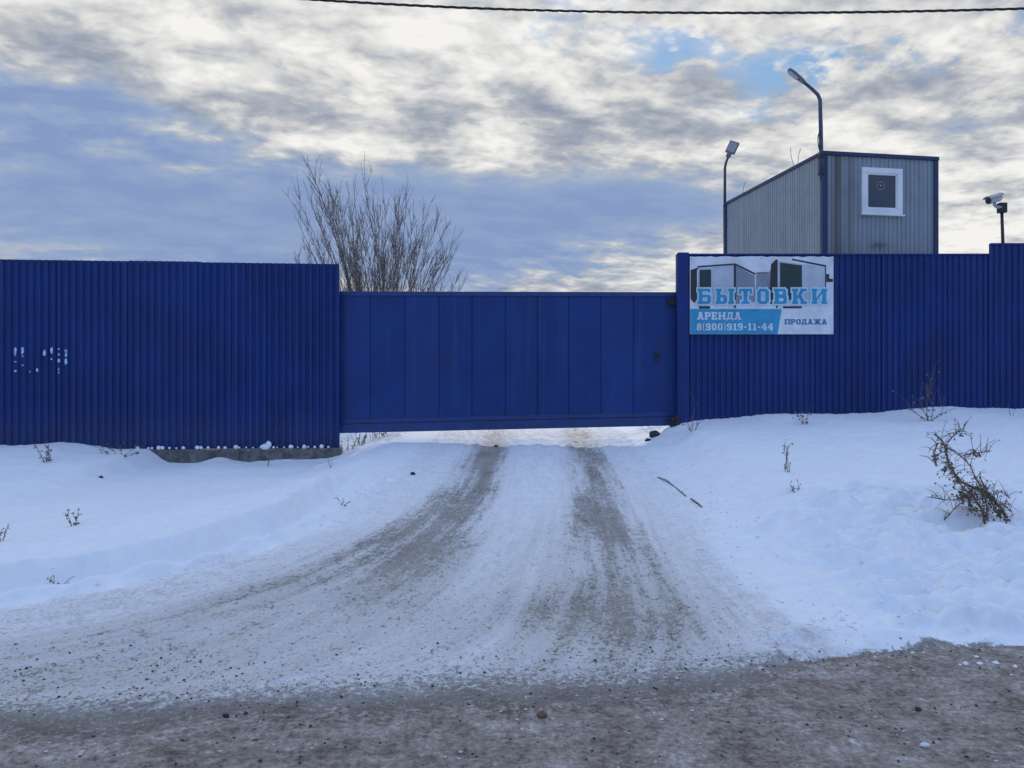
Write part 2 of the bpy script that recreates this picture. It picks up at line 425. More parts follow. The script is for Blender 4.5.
# vertex normals of the whole sheet, so that its three pieces meet without a seam
dzx=np.gradient(GZ,gx,axis=1); dzy=np.gradient(GZ,gy,axis=0)
NRM=np.stack([-dzx,-dzy,np.ones_like(GZ)],-1); NRM/=np.linalg.norm(NRM,axis=-1,keepdims=True)
ny,nx=GX.shape
cx=(GX[:-1,:-1]+GX[1:,1:])/2; cy=(GY[:-1,:-1]+GY[1:,1:])/2
cu,ct,cdl,cdr=fields(cx,cy)
isroad=(ct<0)&(ct>-7.2)
isdrive=(~isroad)&(cu>0)&(cu<1)&(cy<60)&(ct>=0)
IDX=np.arange(ny*nx).reshape(ny,nx)
Q=np.stack([IDX[:-1,:-1],IDX[:-1,1:],IDX[1:,1:],IDX[1:,:-1]],-1)
P=np.stack([GX,GY,GZ],-1).reshape(-1,3)
def sheet(name,mask):
    q=Q[mask]; used,inv=np.unique(q.ravel(),return_inverse=True); nq=len(q)
    me=bpy.data.meshes.new(name)
    me.vertices.add(len(used)); me.loops.add(nq*4); me.polygons.add(nq)
    me.vertices.foreach_set('co',P[used].astype(np.float32).ravel())
    me.loops.foreach_set('vertex_index',inv.astype(np.int32))
    me.polygons.foreach_set('loop_start',(np.arange(nq)*4).astype(np.int32))
    me.polygons.foreach_set('use_smooth',np.ones(nq,bool))
    me.update(calc_edges=True)
    a=me.attributes.new('flow','FLOAT_VECTOR','POINT'); a.data.foreach_set('vector',FLOW.reshape(-1,3)[used].astype(np.float32).ravel())
    for nm,arr in (('dirt',DIRT),('road',ROAD),('packed',PACK)):
        a=me.attributes.new(nm,'FLOAT','POINT'); a.data.foreach_set('value',arr.ravel()[used].astype(np.float32))
    me.normals_split_custom_set_from_vertices(NRM.reshape(-1,3)[used].astype(np.float32).tolist())
    me.materials.append(M['ground'])
    o=bpy.data.objects.new(name,me); C.objects.link(o); o['kind']='structure'
    return o
sheet('road',isroad); sheet('driveway',isdrive); sheet('snow_ground',~(isroad|isdrive))

def gz(x,y): return float(terrain(np.array([x]),np.array([y]))[0])
def hit(px,py):
    """where the ray through a picture point meets the ground"""
    Ys=np.linspace(2.5,30,2751)
    Xs=(px-512)*Ys/F; Zs=EYE-(py-384)*Ys/F
    d=Zs-terrain(Xs,Ys); i=int(np.argmax(d<0))
    return Vector((Xs[i],Ys[i],float(terrain(Xs[i:i+1],Ys[i:i+1])[0])))

# ------------------------------------------------------------------ corrugated sheets
def rib_profile(w, pitch, depth):
    """trapezoid profile across one sheet: list of (s, d); d=0 outer face, depth = groove"""
    n=int(round(w/pitch)); p=w/n; out=[]
    for k in range(n):
        s=k*p
        out += [(s,0),(s+.46*p,0),(s+.60*p,depth),(s+.86*p,depth)]
    out.append((w,0))
    return out
def sheet_panel(mb, A, dirv, nrm, w, z0a, z1a, pitch=.1, depth=.022, lap=0., jag=None, zb=None):
    """upright profiled sheet starting at A (xy), along dirv; nrm points to the viewer"""
    prof=rib_profile(w,pitch,depth)
    vs=[]; n=len(prof)
    for (s,d) in prof:
        x=A[0]+dirv[0]*s-nrm[0]*(d-lap); y=A[1]+dirv[1]*s-nrm[1]*(d-lap)
        for z in (z0a,z1a): vs.append((x,y,z))
    fs=[(2*i,2*i+2,2*i+3,2*i+1) for i in range(n-1)]
    mb.add(vs,fs)

# ---- left fence
A0=Vector(at(336,264,13.0)); B0=Vector(at(0,259,12.5))
ld=(Vector((B0.x,B0.y))-Vector((A0.x,A0.y))).normalized(); rd=-ld
ln_=Vector((rd.y,-rd.x))                            # towards the viewer
if ln_.y>0: ln_=-ln_
LF=empty('corrugated_fence',(A0.x,A0.y,.6),'tall dark blue corrugated metal fence with chips of white paint, on a concrete footing','fence')
LEN=1.12; NP=12
rnd=random.Random(4)
for k in range(NP):
    mb=MB(); s=(k+1)*LEN
    st=Vector((A0.x,A0.y))+ld*s
    top=3.68+rnd.uniform(-.006,.006)
    tilt=rnd.uniform(-.003,.003)
    sheet_panel(mb,st,rd,ln_,LEN+(.03 if k else 0),(.575 if k<2 else .40)+rnd.uniform(-.008,.008),top,.112,.024,lap=.003*(k%2))
    mb.build('fence_sheet',M['fence'],LF)
# end cover strip that closes the last sheet beside the gate, rails and posts behind the sheets
def along(s,off,z): 
    p=Vector((A0.x,A0.y))+ld*s-ln_*off
    return Vector((p.x,p.y,z))
def fbox(mb,s0,s1,o0,o1,z0,z1):
    vs=[along(s,o,z) for z in (z0,z1) for o in (o0,o1) for s in (s1,s0)]
    mb.add(vs,[(0,2,3,1),(4,5,7,6),(0,1,5,4),(2,6,7,3),(0,4,6,2),(1,3,7,5)])
mb=MB(); fbox(mb,-.055,.0,-.006,.07,.57,3.683); mb.build('end_cover',M['trim'],LF,bevel=.004)
mb=MB(); fbox(mb,.0,NP*LEN,.03,.07,1.1,1.14); fbox(mb,.0,NP*LEN,.03,.07,3.2,3.24); mb.build('fence_rail',M['iron'],LF)
for k in range(5):
    mb=MB(); s=.1+k*3.1; fbox(mb,s,s+.08,.072,.15,.2,3.5); mb.build('fence_post',M['iron'],LF)
# concrete footing under the last sheets, in two casts
mb=MB()
rr=random.Random(9)
for (s0,s1,zt,fr) in ((-.09,1.55,.572,-.085),(1.56,2.98,.566,-.07)):
    n=12; vs=[]; 
    for i in range(n+1):
        s=s0+(s1-s0)*i/n
        for (o,z) in ((fr+rr.uniform(-.012,.012),.05),(fr+rr.uniform(-.012,.012),zt-.02+rr.uniform(-.012,.008)),(fr+.025,zt+rr.uniform(-.008,.004)),(.2,zt),(.2,.05)):
            vs.append(along(s,o,z))
    fs=[]
    for i in range(n):
        for k in range(4): fs.append((i*5+k,i*5+k+1,(i+1)*5+k+1,(i+1)*5+k))
    fs.append((0,1,2,3,4)); fs.append(tuple(n*5+k for k in (4,3,2,1,0)))
    mb.add(vs,fs)
FT=mb.build('footing',M['concrete'],LF)
mb=MB(); k=0
s=.12
while s<3.3:
    if rr.random()<.72 or s<1.6:
        r_=rr.uniform(.012,.036)
        mb.blob(along(s,-.032-rr.uniform(0,.03),.585+r_*.35),r_*1.15,r_*.9,r_,seed=k,rough=.15,nu=8,nv=6)
    s+=.112*(1 if rr.random()<.7 else .5); k+=1
mb.blob(along(1.10,-.05,.635),.045,.035,.06,seed=77,rough=.2)
mb.blob(along(1.16,-.06,.60),.07,.05,.05,seed=78,rough=.2)
mb.build('snow_crumbs',M['snowlump'],FT,smooth=True)['kind']='stuff'
# broken end block beside the gate
# worn paint on the crests of the sheets
mb=MB(); pr=random.Random(3)
chips=[(14,347,356,3,1),(21.5,347,354.5,2.6,1),(14,361,362.5,2,0),(14.2,370,372,2.5,0),(22,364.5,366,1.6,0),(27.5,355,357,1.2,0),(42,350,356,2.4,1),(48.8,346.5,354,2.2,1),(48.8,358,360,1.5,0),(55.3,348,350,1.5,0),(55.3,353,355.5,1.6,1),(55.8,358.5,362.5,2.4,0),(56.8,368,371,1.2,0),(62.3,349,352,2.6,1),(63,352,357,3.2,1),(63.6,358,365,4,0),(35.2,368,372,2.5,0),(28,371,372.5,1.2,0),(62,372,373.5,1.2,0)]
pchip=simple('worn_white_paint',(.50,.66,.82),.6,.1,30,col2=(.10,.30,.55))
for (px,y0,y1,w,b_) in chips:
    # snap to the nearest crest of the sheets
    q=at(px,(y0+y1)/2,12.52); s=(Vector((q.x,q.y))-Vector((A0.x,A0.y))).dot(ld)
    kk=math.floor(s/.112); s=kk*.112+.112-.026
    za=at(px,y1,12.52).z; zb=at(px,y0,12.52).z; ww=min(w*.021,.05)
    pts=[]
    for i in range(9):
        a=2*math.pi*i/9; rr_=.5*pr.uniform(.65,1.1)
        pts.append((s+ww*rr_*math.cos(a),(za+zb)/2+(zb-za)*rr_*1.1*math.sin(a)))
    off=-(.0058)
    vs=[along(p[0],off,p[1]) for p in pts]+[along(p[0],-.002,p[1]) for p in pts]
    mb=MB(); mb.add(vs,[tuple(range(9)),tuple(range(9,18))[::-1]]+[(i,i+9,(i+1)%9+9,(i+1)%9) for i in range(9)])
    mb.build('paint_chip',pchip,LF)

# ---- right fence
xr0=at(677,254,13).x
def xz(px,py,Y=13.0):
    p=at(px,py,Y); return p.x,p.z
RF=empty('corrugated_fence',(xr0,13,.9),'dark blue corrugated metal fence that carries the advertising board and steps up by the camera','fence')
ztop=at(0,254.5,13).z; zstep=at(0,244,13).z; xstep=at(990.5,0,13).x
xs=xr0+.13; k=0
while xs<16:
    w=1.12
    if xs<xstep-.02 and xs+w>xstep: w=xstep-xs
    mb=MB()
    zt=ztop if xs<xstep-.02 else zstep
    sheet_panel(mb,(xs-(.03 if k else 0),13.0),(1,0),(0,-1),w+(.03 if k else 0),.75,zt+rnd.uniform(-.006,.006),.104,.022,lap=.003*(k%2))
    mb.build('fence_sheet',M['fence'],RF); xs+=w; k+=1
# boxed end post of folded sheet beside the gate
mb=MB(); mb.box(xr0,xr0+.2,12.975,13.125,.7,at(0,252.5,13).z); mb.build('end_post',M['trim'],RF,bevel=.012)
mb=MB(); mb.box(xr0+.203,xstep,12.985,13.03,ztop-.012,ztop+.014); mb.box(xstep+.002,16,12.985,13.03,zstep-.012,zstep+.014); mb.build('cap_strip',M['trim'],RF)
mb=MB(); mb.box(xr0+.21,16,13.03,13.07,1.5,1.54); mb.box(xr0+.21,16,13.03,13.07,3.3,3.34); mb.build('fence_rail',M['iron'],RF)
for k in range(5):
    mb=MB(); x=xr0+1.6+k*2.7; mb.box(x,x+.08,13.072,13.15,.6,3.7); mb.build('fence_post',M['iron'],RF)

# ------------------------------------------------------------------ sliding gate
GY0=13.16
gl=at(337,0,GY0).x-.12; gr_=at(677,0,GY0).x+.12
GT=empty('sliding_gate',((gl+gr_)/2,GY0,.8),'wide blue sliding metal gate of ten flat panels closing the snowy driveway','gate')
def zt(x): 
    px=512+x*F/GY0; return EYE-((291.3+(px-337)/340*.9)-384)*GY0/F
def zb(x):
    px=512+x*F/GY0; return EYE-((433.2+(px-337)/340*-7.8)-384)*GY0/F
seams=[gl]+[at(p,0,GY0).x for p in (370,405,439,472,505.5,537.5,568.6,601,633.5)]+[gr_]
for i in range(10):
    a,b=seams[i]+.0005,seams[i+1]-.0005
    mb=MB()
    # shallow tray: flat face with folded edges and a faint centre crease
    za0,za1=zb(a)+.14,zt(a)-.05; zb0,zb1=zb(b)+.14,zt(b)-.05
    d=.008
    mid=(a+b)/2+rnd.uniform(-.05,.05); bow=rnd.uniform(-.004,.004)
    prof=[(a,GY0+.017),(a+.007,GY0+d),(a+.045,GY0),(mid,GY0+bow),(b-.045,GY0),(b-.007,GY0+d),(b,GY0+.017)]
    vs=[]
    for (x,y) in prof: vs += [(x,y,zb(x)+.14),(x,y,zt(x)-.05)]
    mb.add(vs,[(2*j,2*j+2,2*j+3,2*j+1) for j in range(len(prof)-1)])
    mb.build('gate_panel',M['gate'],GT)
def railpart(name,f0,f1,y0,y1,m=M['rail']):
    mb=MB()
    vs=[]
    for x in (gl,gr_):
        for y in (y0,y1):
            vs += [(x,y,f0(x)),(x,y,f1(x))]
    mb.add(vs,[(0,4,5,1),(2,3,7,6),(0,1,3,2),(4,6,7,5),(1,5,7,3),(0,2,6,4)])
    return mb.build(name,m,GT,bevel=.006)
railpart('top_rail',lambda x:zt(x)-.075,lambda x:zt(x),GY0-.018,GY0+.06)
railpart('lower_rail',lambda x:zb(x)+.155,lambda x:zb(x)+.235,GY0-.014,GY0+.05)
railpart('bottom_rail',lambda x:zb(x),lambda x:zb(x)+.15,GY0-.03,GY0+.07)
for x in (gl,gr_-.06):
    mb=MB(); mb.box(x,x+.06,GY0-.012,GY0+.05,zb(x)+.236,zt(x)-.076); mb.build('side_stile',M['rail'],GT)
mb=MB(); mb.box(seams[0]+.06,seams[-1]-.06,GY0+.045,GY0+.05,1.05,3.15); mb.build('back_sheet',M['gate'],GT)
# lock with a small plate and a lever
x,z=xz(657,357,GY0)
mb=MB(); mb.box(x-.035,x+.035,GY0-.02,GY0+.001,z-.075,z+.075); lk=mb.build('lock_plate',M['iron'],GT,bevel=.006)
mb=MB(); mb.tube([(x+.01,GY0-.02,z+.03),(x+.01,GY0-.06,z+.03)],.012,8); mb.box(x-.065,x+.02,GY0-.072,GY0-.058,z+.018,z+.042); mb.build('lever',M['black'],lk)
# upper catcher bracket on the gate's closing edge
x,z=xz(671,303,GY0)
mb=MB(); mb.box(x-.06,x+.08,GY0-.06,GY0-.015,z-.05,z+.05); mb.tube([(x-.04,GY0-.08,z-.05),(x-.04,GY0-.08,z+.05)],.025,10); mb.build('catch_bracket',M['black'],GT,bevel=.005)
# lower roller catcher bolted down at the post: its own thing
bp=hit(683,432)
mb=MB(); x,y=bp.x,12.93
g=gz(x,y)
mb.box(x-.10,x+.06,y-.06,y+.05,g-.04,g+.05); mb.box(x-.02,x+.05,y-.04,y+.03,g+.05,g+.17)
mb.tube([(x-.06,y-.04,g+.05),(x-.06,y-.04,g+.13)],.03,10)
tag(mb.build('gate_catcher',M['iron'],bevel=.006),'small dark iron roller catcher at the foot of the blue gate post','gate catcher')

# ------------------------------------------------------------------ advertising board
def convex_offset(pts,d):
    n=len(pts); a=sum(pts[i][0]*pts[(i+1)%n][1]-pts[(i+1)%n][0]*pts[i][1] for i in range(n))
    if a<0: pts=pts[::-1]
    out=[]
    for i in range(n):
        p0=Vector(pts[i-1]); p1=Vector(pts[i]); p2=Vector(pts[(i+1)%n])
        e1=(p1-p0).normalized(); e2=(p2-p1).normalized()
        n1=Vector((e1.y,-e1.x)); n2=Vector((e2.y,-e2.x))
        m=(n1+n2); m=m/ max(.45,m.dot(n1)) if m.length>1e-6 else n1
        out.append(tuple(p1+m*d))
    return out
def rct(x0,y0,x1,y1): return [(x0,y0),(x1,y0),(x1,y1),(x0,y1)]
T=.27; SF=.17          # stem and slab-serif thickness in letter heights
def stem(x,w=T,l=.07,r=.07,top=True,bot=True):
    o=[rct(x,0,x+w,1)]
    if bot: o.append(rct(x-l,0,x+w+r,SF))
    if top: o.append(rct(x-l,1-SF,x+w+r,1))
    return o
def bowl(x0,y0,x1,y1,t=.22,c=.12,tx=None):
    tx=tx or T*.92
    return [rct(x0,y0,x1-c,y0+t*.8),rct(x0,y1-t*.8,x1-c,y1),rct(x1-tx,y0+c,x1,y1-c),
            [(x1-c-.12,y0),(x1-c,y0),(x1,y0+c),(x1,y0+c+.12),(x1-tx,y0+c+.1)],
            [(x1-tx,y1-c-.1),(x1,y1-c-.12),(x1,y1-c),(x1-c,y1),(x1-c-.12,y1)]]
def ring(x0,x1,y0=0,y1=1,c=.17,tx=.25,ty=.18):
    return [rct(x0,y0+c,x0+tx,y1-c),rct(x1-tx,y0+c,x1,y1-c),rct(x0+c,y0,x1-c,y0+ty),rct(x0+c,y1-ty,x1-c,y1),
            [(x0,y0+c),(x0+c,y0),(x0+c+.1,y0+ty),(x0+tx,y0+c+.1)],[(x1-c,y0),(x1,y0+c),(x1-tx,y0+c+.1),(x1-c-.1,y0+ty)],
            [(x1,y1-c),(x1-c,y1),(x1-c-.1,y1-ty),(x1-tx,y1-c-.1)],[(x0+c,y1),(x0,y1-c),(x0+tx,y1-c-.1),(x0+c+.1,y1-ty)]]
GL={
 '\u0411':(.92,stem(.07)+[rct(.07,1-SF,.84,1),rct(.70,.74,.84,1)]+bowl(.2,0,.90,.60)),
 '\u042b':(1.28,stem(.07)+bowl(.2,0,.78,.60)+stem(.93)),
 '\u0422':(.92,[rct(.32,0,.60,1),rct(.18,0,.74,SF),rct(.02,1-SF,.90,1),rct(.02,.66,.15,1),rct(.77,.66,.90,1)]),
 '\u041e':(.88,ring(.04,.84)),
 '\u0412':(.94,stem(.07,r=0)+bowl(.2,0,.90,.56)+bowl(.2,.45,.85,1)),
 '\u041a':(1.02,stem(.07)+[[(.30,.40),(.60,.98),(.88,.98),(.50,.36)],[(.42,.52),(.56,.66),(.96,.03),(.66,.03)],rct(.56,1-SF,1.0,1),rct(.58,0,1.02,SF)]),
 '\u0418':(1.06,stem(.07)+stem(.74)+[[(.30,.10),(.74,.68),(.74,.92),(.30,.34)]]),
 '\u0410':(1.0,[[(.10,0),(.36,0),(.58,1),(.38,1)],[(.64,0),(.92,0),(.66,1),(.44,1)],rct(.28,.24,.74,.40),rct(.0,0,.42,SF),rct(.58,0,1.0,SF),rct(.26,1-SF,.62,1)]),
 '\u0420':(.88,stem(.07)+bowl(.2,.38,.84,1)),
 '\u0415':(.88,stem(.07,r=0)+[rct(.07,0,.84,SF),rct(.07,1-SF,.82,1),rct(.2,.42,.62,.58),rct(.70,0,.84,.32),rct(.68,.68,.82,1),rct(.52,.33,.63,.67)]),
 '\u041d':(1.06,stem(.07)+stem(.72)+[rct(.3,.42,.76,.59)]),
 '\u0414':(1.02,[[(.14,.14),(.36,.14),(.44,1),(.28,1)],rct(.64,.1,.88,1),rct(.24,1-SF,.94,1),rct(.02,.02,1.0,.19),rct(.02,-.16,.16,.1),rct(.86,-.16,1.0,.1)]),
 '\u041f':(1.02,stem(.07)+stem(.70)+[rct(.2,1-SF,.8,1)]),
 '\u0416':(1.36,[rct(.55,0,.81,1),rct(.46,0,.90,SF),rct(.46,1-SF,.90,1),[(.04,.03),(.30,.03),(.62,.55),(.50,.62)],[(.04,.97),(.30,.97),(.62,.45),(.50,.38)],[(1.06,.03),(1.32,.03),(.86,.62),(.74,.55)],[(1.06,.97),(1.32,.97),(.86,.38),(.74,.45)],rct(.0,0,.34,SF),rct(.0,1-SF,.34,1),rct(1.02,0,1.36,SF),rct(1.02,1-SF,1.36,1)]),
 '8':(.80,ring(.06,.74,0,.56,.14,.22,.16)+ring(.10,.70,.44,1,.13,.2,.16)),
 '0':(.80,ring(.05,.75)),
 '9':(.80,ring(.05,.75,.40,1,.15,.23,.17)+[rct(.52,.14,.75,.75),rct(.18,0,.62,.17),[(.62,0),(.75,.14),(.6,.2)],rct(.06,.05,.24,.26)]),
 '1':(.62,[rct(.22,0,.46,1),rct(.06,0,.60,SF),[(.04,.74),(.22,.74),(.30,1),(.22,1)]]),
 '4':(.84,[rct(.46,0,.70,1),rct(.34,0,.80,.15),rct(.02,.26,.82,.43),[(.02,.40),(.22,.40),(.56,1),(.40,1)]]),
 '-':(.50,[rct(.06,.38,.44,.55)]),
 '(':(.36,[rct(.06,.14,.19,.86),[(.06,.14),(.26,-.08),(.34,-.08),(.19,.14)],[(.06,.86),(.19,.86),(.34,1.08),(.26,1.08)]]),
 ')':(.36,[rct(.17,.14,.30,.86),[(.17,.14),(.02,-.08),(.10,-.08),(.30,.14)],[(.17,.86),(.30,.86),(.10,1.08),(.02,1.08)]]),
}
def write(name,text,x0,x1,zbase,h,y,mat,parent,grow=0.,gap=.09):
    tot=sum(GL[c][0] for c in text)+gap*(len(text)-1); k=(x1-x0)/tot
    mb=MB(); x=x0; n=0
    for c in text:
        for pl in GL[c][1]:
            pts=[(x+p[0]*k,zbase+p[1]*h) for p in pl]
            pts=convex_offset(pts,grow)
            mb.prism(pts,y-.00012*(n%14),y+.0010); n+=1
        x+=(GL[c][0]+gap)*k
    return mb.build(name,mat,parent)
SY=12.955
def sx(px): return (px-512)*SY/F
def sz(py): return EYE-(py-384)*SY/F
BD=empty('advertising_board',(sx(762),SY,sz(333)),'blue and white printed board with Cyrillic lettering and a phone number, fixed to the fence','sign')
def vinyl(name,col,var=.07): return simple(name,col,.45,var,5)
VW=vinyl('print_white',(.68,.71,.74)); VB=vinyl('print_blue',(.025,.30,.50)); VL=vinyl('print_letter_blue',(.03,.28,.46)); VG=vinyl('print_pale_blue',(.48,.66,.78))
VD=vinyl('print_dark',(.02,.022,.03)); VGn=vinyl('print_green',(.012,.035,.035)); VGr=vinyl('print_grey',(.22,.25,.31)); VP=vinyl('print_pale',(.46,.50,.57)); VN=vinyl('print_navy',(.03,.14,.36))
# board with a slightly ragged upper edge
br=random.Random(8); top=[]
for i in range(29):
    px=833.5-(833.5-690)*i/28; top.append((sx(px),sz(256.6+br.uniform(-.5,.55))))
mb=MB(); mb.prism([(sx(690),sz(334.2)),(sx(833.5),sz(334.2))]+top,SY,SY+.02); mb.build('board',VW,BD)
class Pieces:
    def build(s,*a): return None
def flat(spec,pts,k):
    nm,mat=spec; m_=MB(); m_.prism([(sx(a),sz(b)) for a,b in pts],SY-.0006*k,SY+.001); return m_.build(nm,mat,BD)
# printed picture: two pale cabins with dark edges and green doors
mb=('printed_outline',VD)
flat(mb,[(690.6,270),(697,269),(697,300),(694,303),(690.6,299)],4); flat(mb,[(690.6,270),(698,267.5),(698,269.5),(690.6,272)],5)
flat(mb,[(697.5,266),(735.5,263.3),(735.5,264.8),(697.5,267.6)],6)
flat(mb,[(733.8,264),(736,264),(736,308),(733.8,308)],7)
flat(mb,[(735.8,263.6),(756,273.5),(755,275),(735.8,265.6)],6); flat(mb,[(756,272.6),(768,272.2),(768,273.3),(757,273.9)],5)
flat(mb,[(776,259.5),(777.6,259.5),(777.6,308),(776,308)],7)
flat(mb,[(792,258.6),(826,265.2),(826,267),(792,260.2)],6); flat(mb,[(825,266),(826,266),(826,290),(825,290)],7)
flat(mb,[(826.3,274),(829,274),(829,278.5),(832.8,279),(832.8,282),(826.3,282)],8)
flat(mb,[(783,306.3),(801.5,306.3),(801.5,308.3),(783,308.3)],9); flat(mb,[(699,306.3),(710,306.3),(710,308.6),(699,308.6)],9)
flat(mb,[(771,264.5),(776,259.3),(776,306),(769,303)],5)

mb=('printed_door',VGn); flat(mb,[(699.5,270),(711,269.5),(711,300),(699.5,300)],9); flat(mb,[(780,262.6),(801.8,265.4),(801.8,300),(780,300)],9)
mb=('printed_wall',VP); flat(mb,[(698,268),(733.7,265),(733.7,305),(698,305)],2); flat(mb,[(778,261),(825,267),(825,303),(778,303)],2)
mb=('printed_side_wall',VGr); flat(mb,[(736.2,266),(755,276),(755,302),(736.2,304)],2); flat(mb,[(768,273),(775.8,263),(775.8,303),(766,300)],3); flat(mb,[(756,274.5),(768,273.5),(767,290),(756,290)],1)
mb=('blue_band',VB); flat(mb,[(690.2,309),(781.5,309),(777.5,334),(690.2,334)],10)
w=write('outline','\u0411\u042b\u0422\u041e\u0412\u041a\u0418',sx(697.6),sx(826.6),sz(304.0),sz(288.8)-sz(304.0),SY-.0105,VG,BD,grow=.026,gap=.30)
tag(w)
write('lettering','\u0411\u042b\u0422\u041e\u0412\u041a\u0418',sx(697.6),sx(826.6),sz(304.0),sz(288.8)-sz(304.0),SY-.0130,VL,BD,gap=.30)
write('lettering','\u0410\u0420\u0415\u041d\u0414\u0410',sx(696.8),sx(741),sz(319.6),sz(312.2)-sz(319.6),SY-.0095,VW,BD)
write('phone_number','8(900)919-11-44',sx(696.2),sx(773),sz(330.3),sz(323.4)-sz(330.3),SY-.0095,VW,BD)
write('lettering','\u041f\u0420\u041e\u0414\u0410\u0416\u0410',sx(784.5),sx(827),sz(324.4),sz(319.2)-sz(324.4),SY-.0035,VN,BD)
for (px,py) in ((691.3,258.5),(832,259),(691.3,333),(832,333),(762,258.3),(762,333)):
    mb=MB(); p=Vector((sx(px),SY-.003,sz(py))); mb.tube([p,p+Vector((0,.012,0))],.011,8); mb.build('fixing_screw',M['lens'],BD)

# ------------------------------------------------------------------ cabin on two storeys
Cn=at(823,152,16.0); ang=R(9.4)
fx=Vector((math.cos(ang),math.sin(ang),0)); fy=Vector((-math.sin(ang),math.cos(ang),0))
CW,CL=2.63,4.6; ZT=Cn.z; ZB=.6
CB=empty('site_cabin',(Cn.x,Cn.y,0),'grey ribbed metal cabin with blue edges and one white window above the fence','cabin')
CB.rotation_euler=(0,0,ang)
bpy.context.view_layer.update()
def cpart(mb,name,m,parent=None,**k):
    o=mb.build(name,m,None,**k); o.parent=parent or CB
    return o
def cabin_sheet(mb,p0,d,n,w,z0,z1,pitch=.1,dep=.012):
    prof=[]; cnt=int(round(w/pitch)); p=w/cnt
    for k in range(cnt):
        s=k*p; prof += [(s,0),(s+.66*p,0),(s+.74*p,dep),(s+.92*p,dep)]
    prof.append((w,0)); vs=[]
    for s,dd in prof:
        for z in (z0,z1): vs.append((p0[0]+d[0]*s-n[0]*dd,p0[1]+d[1]*s-n[1]*dd,z))
    mb.add(vs,[(2*i,2*i+2,2*i+3,2*i+1) for i in range(len(prof)-1)])
zmid=3.75
for (z0,z1) in ((zmid+.02,ZT-.02),(ZB,zmid-.02)):
    mb=MB(); cabin_sheet(mb,(0,0),(1,0),(0,-1),CW,z0,z1); cpart(mb,'front_wall',M['cabin'])
    mb=MB(); cabin_sheet(mb,(0,CL),(0,-1),(-1,0),CL,z0,z1); cpart(mb,'side_wall',M['cabin'])
    mb=MB(); cabin_sheet(mb,(CW,0),(0,1),(1,0),CL,z0,z1); cpart(mb,'side_wall',M['cabin'])
    mb=MB(); cabin_sheet(mb,(CW,CL),(-1,0),(0,1),CW,z0,z1); cpart(mb,'back_wall',M['cabin'])
mb=MB(); mb.box(.03,CW-.03,.03,CL-.03,ZT-.05,ZT-.012); cpart(mb,'roof',M['iron']); mb=MB(); mb.box(.03,CW-.03,.03,CL-.03,zmid-.06,zmid+.06); cpart(mb,'middle_floor',M['iron'])
for (x0,x1,y0,y1) in ((-.03,.095,-.03,.05),(CW-.07,CW+.03,-.03,.05),(-.03,.04,CL-.05,CL+.03),(CW-.05,CW+.03,CL-.05,CL+.03)):
    mb=MB(); mb.box(x0,x1,y0,y1,ZB-.02,ZT-.061); cpart(mb,'corner_trim',M['cabin_trim'],bevel=.006)
mb=MB()
mb.box(-.04,CW+.04,-.04,.05,ZT-.06,ZT+.02); mb.box(-.04,.05,.051,CL+.04,ZT-.045,ZT+.02); mb.box(CW-.05,CW+.04,.051,CL+.04,ZT-.06,ZT+.02); mb.box(.051,CW-.051,CL-.05,CL+.04,ZT-.06,ZT+.02)
cpart(mb,'roof_edge',M['cabin_trim'],bevel=.006)
# window
def cab_px(px,py):
    """point on the cabin's front wall plane"""
    a=(px-512)/F; t=(a*Cn.y-Cn.x)/(fx.x-a*fx.y); Y=Cn.y+t*fx.y
    return t, EYE-(py-384)*Y/F
wx0,wz1=cab_px(861,167.5); wx1,wz0=cab_px(901.3,215.5)
fw=.115
mb=MB()
mb.box(wx0,wx1,-.05,.03,wz0,wz0+fw); mb.box(wx0,wx1,-.05,.03,wz1-fw,wz1); mb.box(wx0,wx0+fw,-.05,.03,wz0+fw,wz1-fw); mb.box(wx1-fw,wx1,-.05,.03,wz0+fw,wz1-fw)
WN=cpart(mb,'window',M['white'],bevel=.008)
mb=MB(); s2=fw+.02
mb.box(wx0+fw-.004,wx1-fw+.004,-.03,.02,wz0+fw-.004,wz0+s2+.012); mb.box(wx0+fw-.004,wx1-fw+.004,-.03,.02,wz1-s2-.012,wz1-fw+.004); mb.box(wx0+fw-.004,wx0+s2+.012,-.03,.02,wz0+s2+.013,wz1-s2-.013); mb.box(wx1-s2-.012,wx1-fw+.004,-.03,.02,wz0+s2+.013,wz1-s2-.013)
cpart(mb,'sash',M['white'],WN,bevel=.004)
mb=MB(); mb.box(wx0+s2,wx1-s2,-.006,.0,wz0+s2,wz1-s2); cpart(mb,'pane',M['glass'],WN)
mb=MB(); ux,uz=cab_px(880,186)
ring_=[(ux+.085*math.cos(a),-.016,uz+.085*math.sin(a)) for a in [2*math.pi*i/20 for i in range(21)]]
mb.tube(ring_,.008,6,cap=False)
for a in (0.3,1.56,2.8): mb.tube([(ux,-.014,uz),(ux+.08*math.cos(a),-.014,uz+.08*math.sin(a))],.004,5)
mb.tube([(ux,-.03,uz),(ux,-.005,uz)],.02,10)
cpart(mb,'fan_vent',M['lens'],WN)
mb=MB(); mb.box(wx0-.03,wx1+.03,-.095,-.012,wz0-.03,wz0-.004); cpart(mb,'sill',M['white'],WN,bevel=.004)
# bent wires on the roof edge
for (y,h,l) in ((.95,.36,.03),(1.12,.42,-.05),(3.6,.32,.04)):
    mb=MB(); mb.tube([(-.02,y,ZT+.015),(-.02+l,y+.03,ZT+h*.6),(-.02+l*1.8,y-.02,ZT+h)],.006,5); cpart(mb,'roof_wire',M['pole'])

